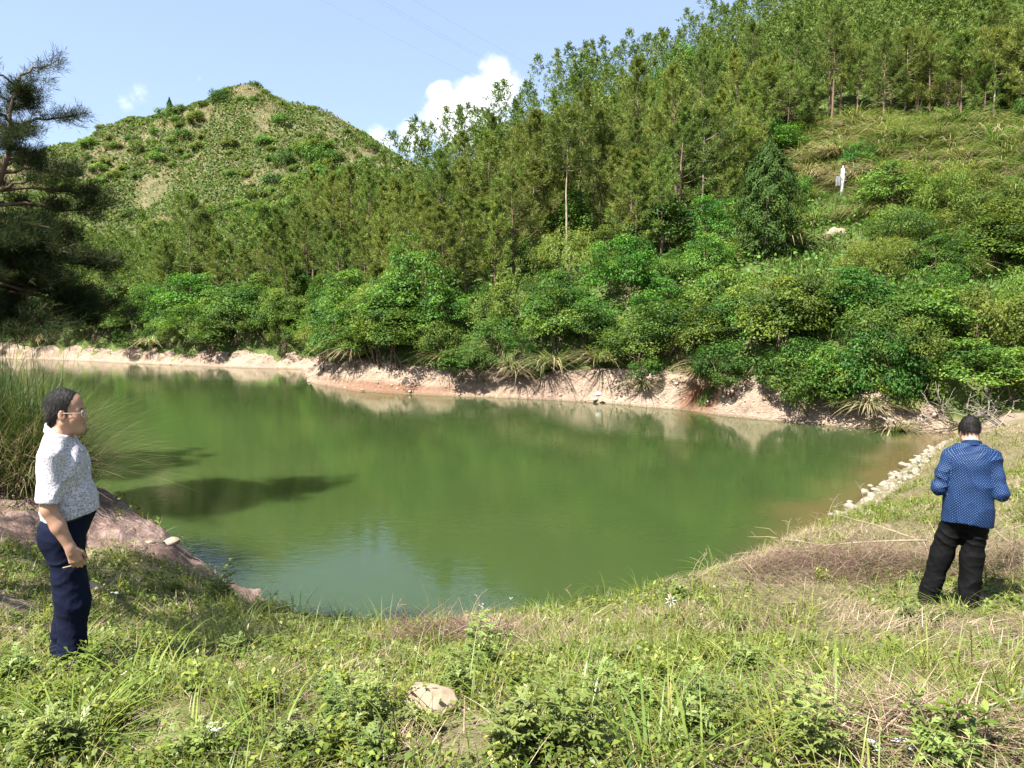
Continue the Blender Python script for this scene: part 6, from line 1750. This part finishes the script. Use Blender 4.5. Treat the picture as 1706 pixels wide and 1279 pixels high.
# ------------------------------------------------------------------ the man in the white shirt (x is where he faces)
def man_white():
    p = ground_at(127, 1114)
    t = thing('person', 'man in glasses and a white printed short sleeved shirt, standing side on at left', 'person', (p[0], p[1], p[2] - .03), R(17)); t.scale = (.87, .90, 1.0)
    hc = np.array([.036, 0, 1.582]); Rh = Rz(R(-3)) @ Ry(R(-3))
    sR, eR, wR = np.array([-.030, -.192, 1.340]), np.array([-.035, -.262, 1.075]), np.array([.075, -.255, .842])
    sL, eL, wL = sR * [1, -1, 1], np.array([-.06, .25, 1.075]), np.array([-.02, .24, .835])
    legs = [((-.015, -.092, .86), (.030, -.105, .47), (.000, -.110, .07)), ((-.025, .092, .86), (-.035, .110, .47), (-.105, .120, .07))]
    hd, hf, hi = np.array([.30, .05, -.95]), np.array([.93, -.05, .30]), np.array([0, 1., .05])
    F = Field(np.arange(-.24, .30, .0048), np.arange(-.36, .36, .0052), np.concatenate([np.arange(-.02, .60, .012), np.arange(.60, .86, .0042), np.arange(.86, 1.40, .009), np.arange(1.40, 1.76, .0042)]))
    torso(F); head(F, hc, Rh)
    F.cone(hc + Rh @ np.array([-.022, 0, -.06]), (-.028, 0, 1.40), .058, .066, .03)
    for s_, e_, w_, sg in ((sR, eR, wR, -1), (sL, eL, wL, 1)):
        F.chain([s_, e_], [.056, .046], .04); F.chain([e_, e_ * .55 + w_ * .45, w_], [.045, .044, .030], .02)
    hand(F, wR, hd, hf, hi, 1.0); hand(F, wL, hd * [1, -1, 1], hf * [1, -1, 1], hi * [1, -1, 1], .9)
    for a, b, c in legs:
        F.chain([a, b, c], [.082, .058, .042], .04); F.chain([c, (c[0] + .12, c[1], .03)], [.04, .032], .03)
    def lip(V):
        q = (V - hc) @ Rh / HS; return dict(lip=np.exp(-((q[:, 2] + .071) / .011) ** 2) * np.exp(-(q[:, 1] / .02) ** 4) * (q[:, 0] > .078))
    field_obj('body', F, M_SKIN, t, 1, lip, .35)
    zl = ([-.14, -.075, -.05, -.028, .008, .014, .024, .030, .046, .060, .072, .12], [-.075, -.066, -.040, .018, .020, -.010, -.004, .045, .066, .094, .118, .17])
    V, Q = hair(hc, Rh, zl, .0055); obj('hair', mesh_np('hair', V, Q, None, True), M_HAIR, t)
    face_bits(t, hc, Rh); spectacles(t, hc, Rh)
    # shirt
    F = Field(np.arange(-.28, .32, .0058), np.arange(-.37, .37, .0062), np.arange(.86, 1.52, .0060))
    torso(F, .016, .9)
    F.ell((.015, 0, 1.01), (.160, .180, .085), .04)
    ends = []
    for s_, e_ in ((sR, eR), (sL, eL)):
        q = s_ + (e_ - s_) * .86; F.cone(s_, q + (q - s_) * .2, .062, .074, .05); ends.append((s_, e_, q))
    for s_, e_, q in ends:
        d = unit((e_ - s_)[None])[0]
        F.cut(lambda X, Y, Z: np.where((np.abs(Y) > .192) & (Z < 1.24), np.minimum(((X - q[0]) * d[0] + (Y - q[1]) * d[1] + (Z - q[2]) * d[2]), .03) if False else ((X - q[0]) * d[0] * 1.0 + (Y - q[1]) * d[1] * .2 + (Z - q[2]) * d[2]), -.1) * (np.sign(Y) == np.sign(q[1])) - .0001 * (np.sign(Y) != np.sign(q[1])) - .05 * (np.sign(Y) != np.sign(q[1])))
        F.cone(s_ + (e_ - s_) * .6, e_, .058, .070, .0, 'sub') if False else None
    F.warp(folds(3, .011, 4, 5.5, .7))
    F.cone(hc + Rh @ np.array([-.02, 0, -.05]), (-.022, 0, 1.42), .062, .064, 0, 'sub')
    F.cut(lambda X, Y, Z: np.maximum(Z - (1.482 - .36 * (X + .03)), (.945 + .17 * (X + .15)) - Z))
    sh = field_obj('shirt', F, M_SHIRT, t, 2, cloth_coords([(sR, eR, .098), (sL, eL, .098)]))
    # collar: a folded band lying on the shoulders
    F = Field(np.arange(-.14, .16, .0045), np.arange(-.14, .14, .0045), np.arange(1.34, 1.54, .0042))
    a = np.linspace(0, 2 * np.pi, 40)
    ring = np.stack([-.014 + .078 * np.cos(a), .076 * np.sin(a), 1.474 - .046 * np.cos(a)], 1)
    out = np.stack([.002 + .106 * np.cos(a), .108 * np.sin(a), 1.432 - .052 * np.cos(a)], 1)
    pt = np.abs(a - np.pi) > 2.6; out[pt] += np.array([.020, 0, -.030])
    for i in range(1, 38):
        F.cone(ring[i], ring[i + 1], .0055, .0055, .004); F.cone(ring[i], out[i], .005, .0045, .005); F.cone((ring[i] + ring[i + 1]) / 2, (out[i] + out[i + 1]) / 2, .005, .0045, .005)
    field_obj('collar', F, M_SHIRT, t, 1, cloth_coords([]))
    for z in (1.33, 1.25, 1.17):
        g = Geo(); tube(g, [(.139 + .05 * (1.33 - z), 0, z), (.146 + .05 * (1.33 - z), 0, z)], .006, 8); obj('button', g.mesh('button', True), M_WTHREAD, sh)
    # trousers
    F = Field(np.arange(-.26, .26, .0062), np.arange(-.25, .25, .0065), np.arange(.015, 1.03, .0065))
    F.ell((-.010, 0, .93), (.146, .176, .150), .05); F.ell((.020, 0, 1.00), (.148, .165, .12), .05)
    for y_ in (-.075, .075): F.ell((-.080, y_, .85), (.078, .088, .105), .05)
    for a, b, c in legs:
        F.chain([a, b, (c[0], c[1], .045)], [.108, .094, .084], .05)
        F.ell((b[0] + .008, b[1], b[2] + .02), (.085, .08, .16), .04)
    F.warp(folds(9, .016, 5, 8, .9))
    F.warp(lambda X, Y, Z: folds(41, .018, 3, 17, 1.1)(X, Y, Z) * (np.clip(1 - np.abs(Z - .72) / .16, 0, 1) + np.clip(1 - np.abs(Z - .16) / .16, 0, 1)))
    F.cut(lambda X, Y, Z: np.maximum(Z - (.970 + .17 * (X + .15)), .035 - Z))
    tr = field_obj('trousers', F, M_DENIM, t, 2)
    # belt, back pocket
    a = np.linspace(0, 2 * np.pi, 49); ring = np.stack([.004 + .156 * np.cos(a), .172 * np.sin(a), .951 + .17 * (.154 + .156 * np.cos(a))], 1)
    g = Geo(); n = len(a); up = np.array([0, 0, .017]); o_ = np.stack([np.cos(a), np.sin(a), 0 * a], 1) * .006
    V = np.stack([ring - up, ring - up + o_, ring + up + o_, ring + up], 1).reshape(-1, 3); Q = [[4 * i + j, 4 * (i + 1) + j, 4 * (i + 1) + (j + 1) % 4, 4 * i + (j + 1) % 4] for i in range(n - 1) for j in range(4)]
    g.add(V, np.array(Q), .5); obj('belt', g.mesh('belt', True), M_LEATHER, t)
    g = Geo(); tube(g, [(-.125, -.116, .878), (-.085, -.150, .880), (-.060, -.160, .878)], .0022, 5); obj('pocket_stitching', g.mesh('pocket_stitching', True), M_WTHREAD, tr)
    for a, b, c in legs: shoe('shoe', t, (c[0] + .02, c[1], -.0), -.1 if c[1] < 0 else .15, M_LEATHER)
    # dry stalk in his fingers
    M = Matrix.Rotation(R(17), 4, 'Z') @ Matrix.Diagonal((.87, .90, 1, 1)); base = np.array(t.location)
    hp = wR + hd * .118 + np.array([-.02, .028, 0])
    w0 = [hp + np.array(v) for v in ((-.075, .0, -.010), (-.01, -.005, .0), (.05, -.01, .012), (.085, -.012, -.012), (.115, -.015, -.045))]
    g = Geo(); tube(g, [np.array(M @ Vector(v)) + base for v in w0], [.0035, .004, .004, .003, .002], 6)
    tag(obj('grass_stalk', g.mesh('grass_stalk', True), M_STALK), 'short pale stalk held in the hand of the man in the white shirt', 'stalk')
    return t
# ------------------------------------------------------------------ the man in the blue shirt, seen from behind, looking down at his hands
def man_blue():
    p = ground_at(1598, 1014)
    t = thing('person', 'man in a dotted navy long sleeved shirt and black trousers, back turned, at right', 'person', (p[0] + .02, p[1], p[2] - .015), R(66)); t.scale = (.90, .86, 1.0)
    hc = np.array([.070, .012, 1.560]); Rh = Rz(R(16)) @ Ry(R(24))
    sR, eR, wR = np.array([-.022, -.190, 1.348]), np.array([-.080, -.262, 1.085]), np.array([.150, -.175, 1.075])
    sL, eL, wL = np.array([-.022, .190, 1.348]), np.array([-.070, .268, 1.09]), np.array([.16, .165, 1.085])
    legs = [((-.012, -.092, .87), (.03, -.070, .47), (.000, -.045, .06)), ((-.012, .092, .87), (.05, .20, .47), (.045, .30, .06))]
    F = Field(np.arange(-.24, .34, .0055), np.arange(-.40, .42, .0060), np.concatenate([np.arange(-.02, .98, .012), np.arange(.98, 1.20, .0048), np.arange(1.20, 1.38, .009), np.arange(1.38, 1.78, .0050)]))
    torso(F, 0, .8); head(F, hc, Rh)
    F.cone(hc + Rh @ np.array([-.035, 0, -.05]), (-.028, 0, 1.40), .060, .068, .03)
    for s_, e_, w_ in ((sR, eR, wR), (sL, eL, wL)):
        F.chain([s_, e_], [.056, .046], .04); F.chain([e_, e_ * .55 + w_ * .45, w_], [.045, .044, .030], .02)
    hand(F, wR, (.75, .60, .05), (.15, .1, 1), (-.4, .8, 0), .9); hand(F, wL, (.75, -.60, .05), (.15, -.1, 1), (-.4, -.8, 0), .9)
    for a, b, c in legs:
        F.chain([a, b, c], [.082, .058, .042], .04); F.chain([c, (c[0] + .12, c[1], .03)], [.04, .032], .03)
    field_obj('body', F, M_SKIN_PALE, t, 1, lambda V: dict(lip=np.zeros(len(V))), .35)
    zl = ([-.14, -.085, -.06, -.030, .012, .018, .034, .040, .060, .072, .09, .12], [-.018, -.020, -.022, .010, .012, -.012, -.008, .040, .052, .070, .095, .13])
    V, Q = hair(hc, Rh, zl, .009); obj('hair', mesh_np('hair', V, Q, None, True), M_HAIR, t)
    face_bits(t, hc, Rh)
    F = Field(np.arange(-.30, .30, .0064), np.arange(-.45, .45, .0066), np.arange(.74, 1.53, .0062))
    torso(F, .020, .8)
    F.chain([(-.020, 0, .99), (-.012, 0, .84)], [.160, .176], .06)
    for y_ in (-.07, .07): F.chain([(-.030, y_, 1.12), (-.020, y_ * 1.15, .80)], [.135, .150], .05)
    for s_, e_, w_ in ((sR, eR, wR), (sL, eL, wL)):
        F.chain([s_, (s_ + e_) / 2, e_], [.066, .066, .062], .05); F.chain([e_, e_ * .5 + w_ * .5, w_], [.061, .056, .042], .03)
    F.warp(folds(21, .016, 7, 4.5, .5))
    F.warp(lambda X, Y, Z: .008 * np.clip((1.20 - Z) / .3, 0, 1) * (np.abs(np.sin(Y * 26 + 2.2 * np.sin(Z * 5) + 1)) ** .6 - .5) + folds(45, .022, 3, 16, 1.3)(X, Y, Z) * np.clip(1 - np.abs(Z - 1.15) / .16, 0, 1) * (np.abs(Y) > .20))
    F.cone(hc + Rh @ np.array([-.03, 0, -.05]), (-.025, 0, 1.43), .064, .066, 0, 'sub')
    F.cut(lambda X, Y, Z: np.maximum(Z - (1.475 - .22 * X), .792 + .018 * np.sin(Y * 9 + 1) - .05 * np.clip(np.abs(Y) - .1, 0, 1) - Z))
    field_obj('shirt', F, M_DOTS, t, 2, cloth_coords([(sR, eR, .088), (sL, eL, .088), (eR, wR, .085), (eL, wL, .085)]))
    F = Field(np.arange(-.14, .16, .0048), np.arange(-.14, .14, .0048), np.arange(1.36, 1.56, .0045))
    a = np.linspace(0, 2 * np.pi, 40); ring = np.stack([-.016 + .080 * np.cos(a), .080 * np.sin(a), 1.492 - .028 * np.cos(a)], 1)
    for i in range(39):
        F.cone(ring[i], ring[i + 1], .006, .006, .004); F.cone(ring[i], ring[i] + np.array([.004 * math.cos(a[i]), .004 * math.sin(a[i]), -.038]), .006, .007, .005)
    field_obj('collar', F, M_DOTS, t, 1, cloth_coords([]))
    F = Field(np.arange(-.26, .26, .0066), np.arange(-.26, .40, .0066), np.arange(.015, 1.0, .0066))
    F.ell((-.010, 0, .93), (.140, .168, .150), .05)
    for y_ in (-.075, .075): F.ell((-.075, y_, .86), (.075, .088, .105), .05)
    for a, b, c in legs:
        F.chain([a, b, (c[0], c[1], .045)], [.112, .098, .092], .05)
    F.warp(folds(29, .014, 4, 6, .9))
    F.warp(lambda X, Y, Z: folds(43, .013, 3, 12, 1.0)(X, Y, Z) * (np.clip(1 - np.abs(Z - .66) / .2, 0, 1) + np.clip(1 - np.abs(Z - .16) / .18, 0, 1)))
    F.cut(lambda X, Y, Z: np.maximum(Z - .97, .03 - Z))
    field_obj('trousers', F, M_BLACK, t, 2)
    for a, b, c in legs: shoe('shoe', t, (c[0] + .02, c[1], 0.), -.1 if c[1] < 0 else .35, M_LEATHER)
    return t
import time as _tm
_t0 = _tm.time(); man_white(); man_blue(); print('people', _tm.time() - _t0)
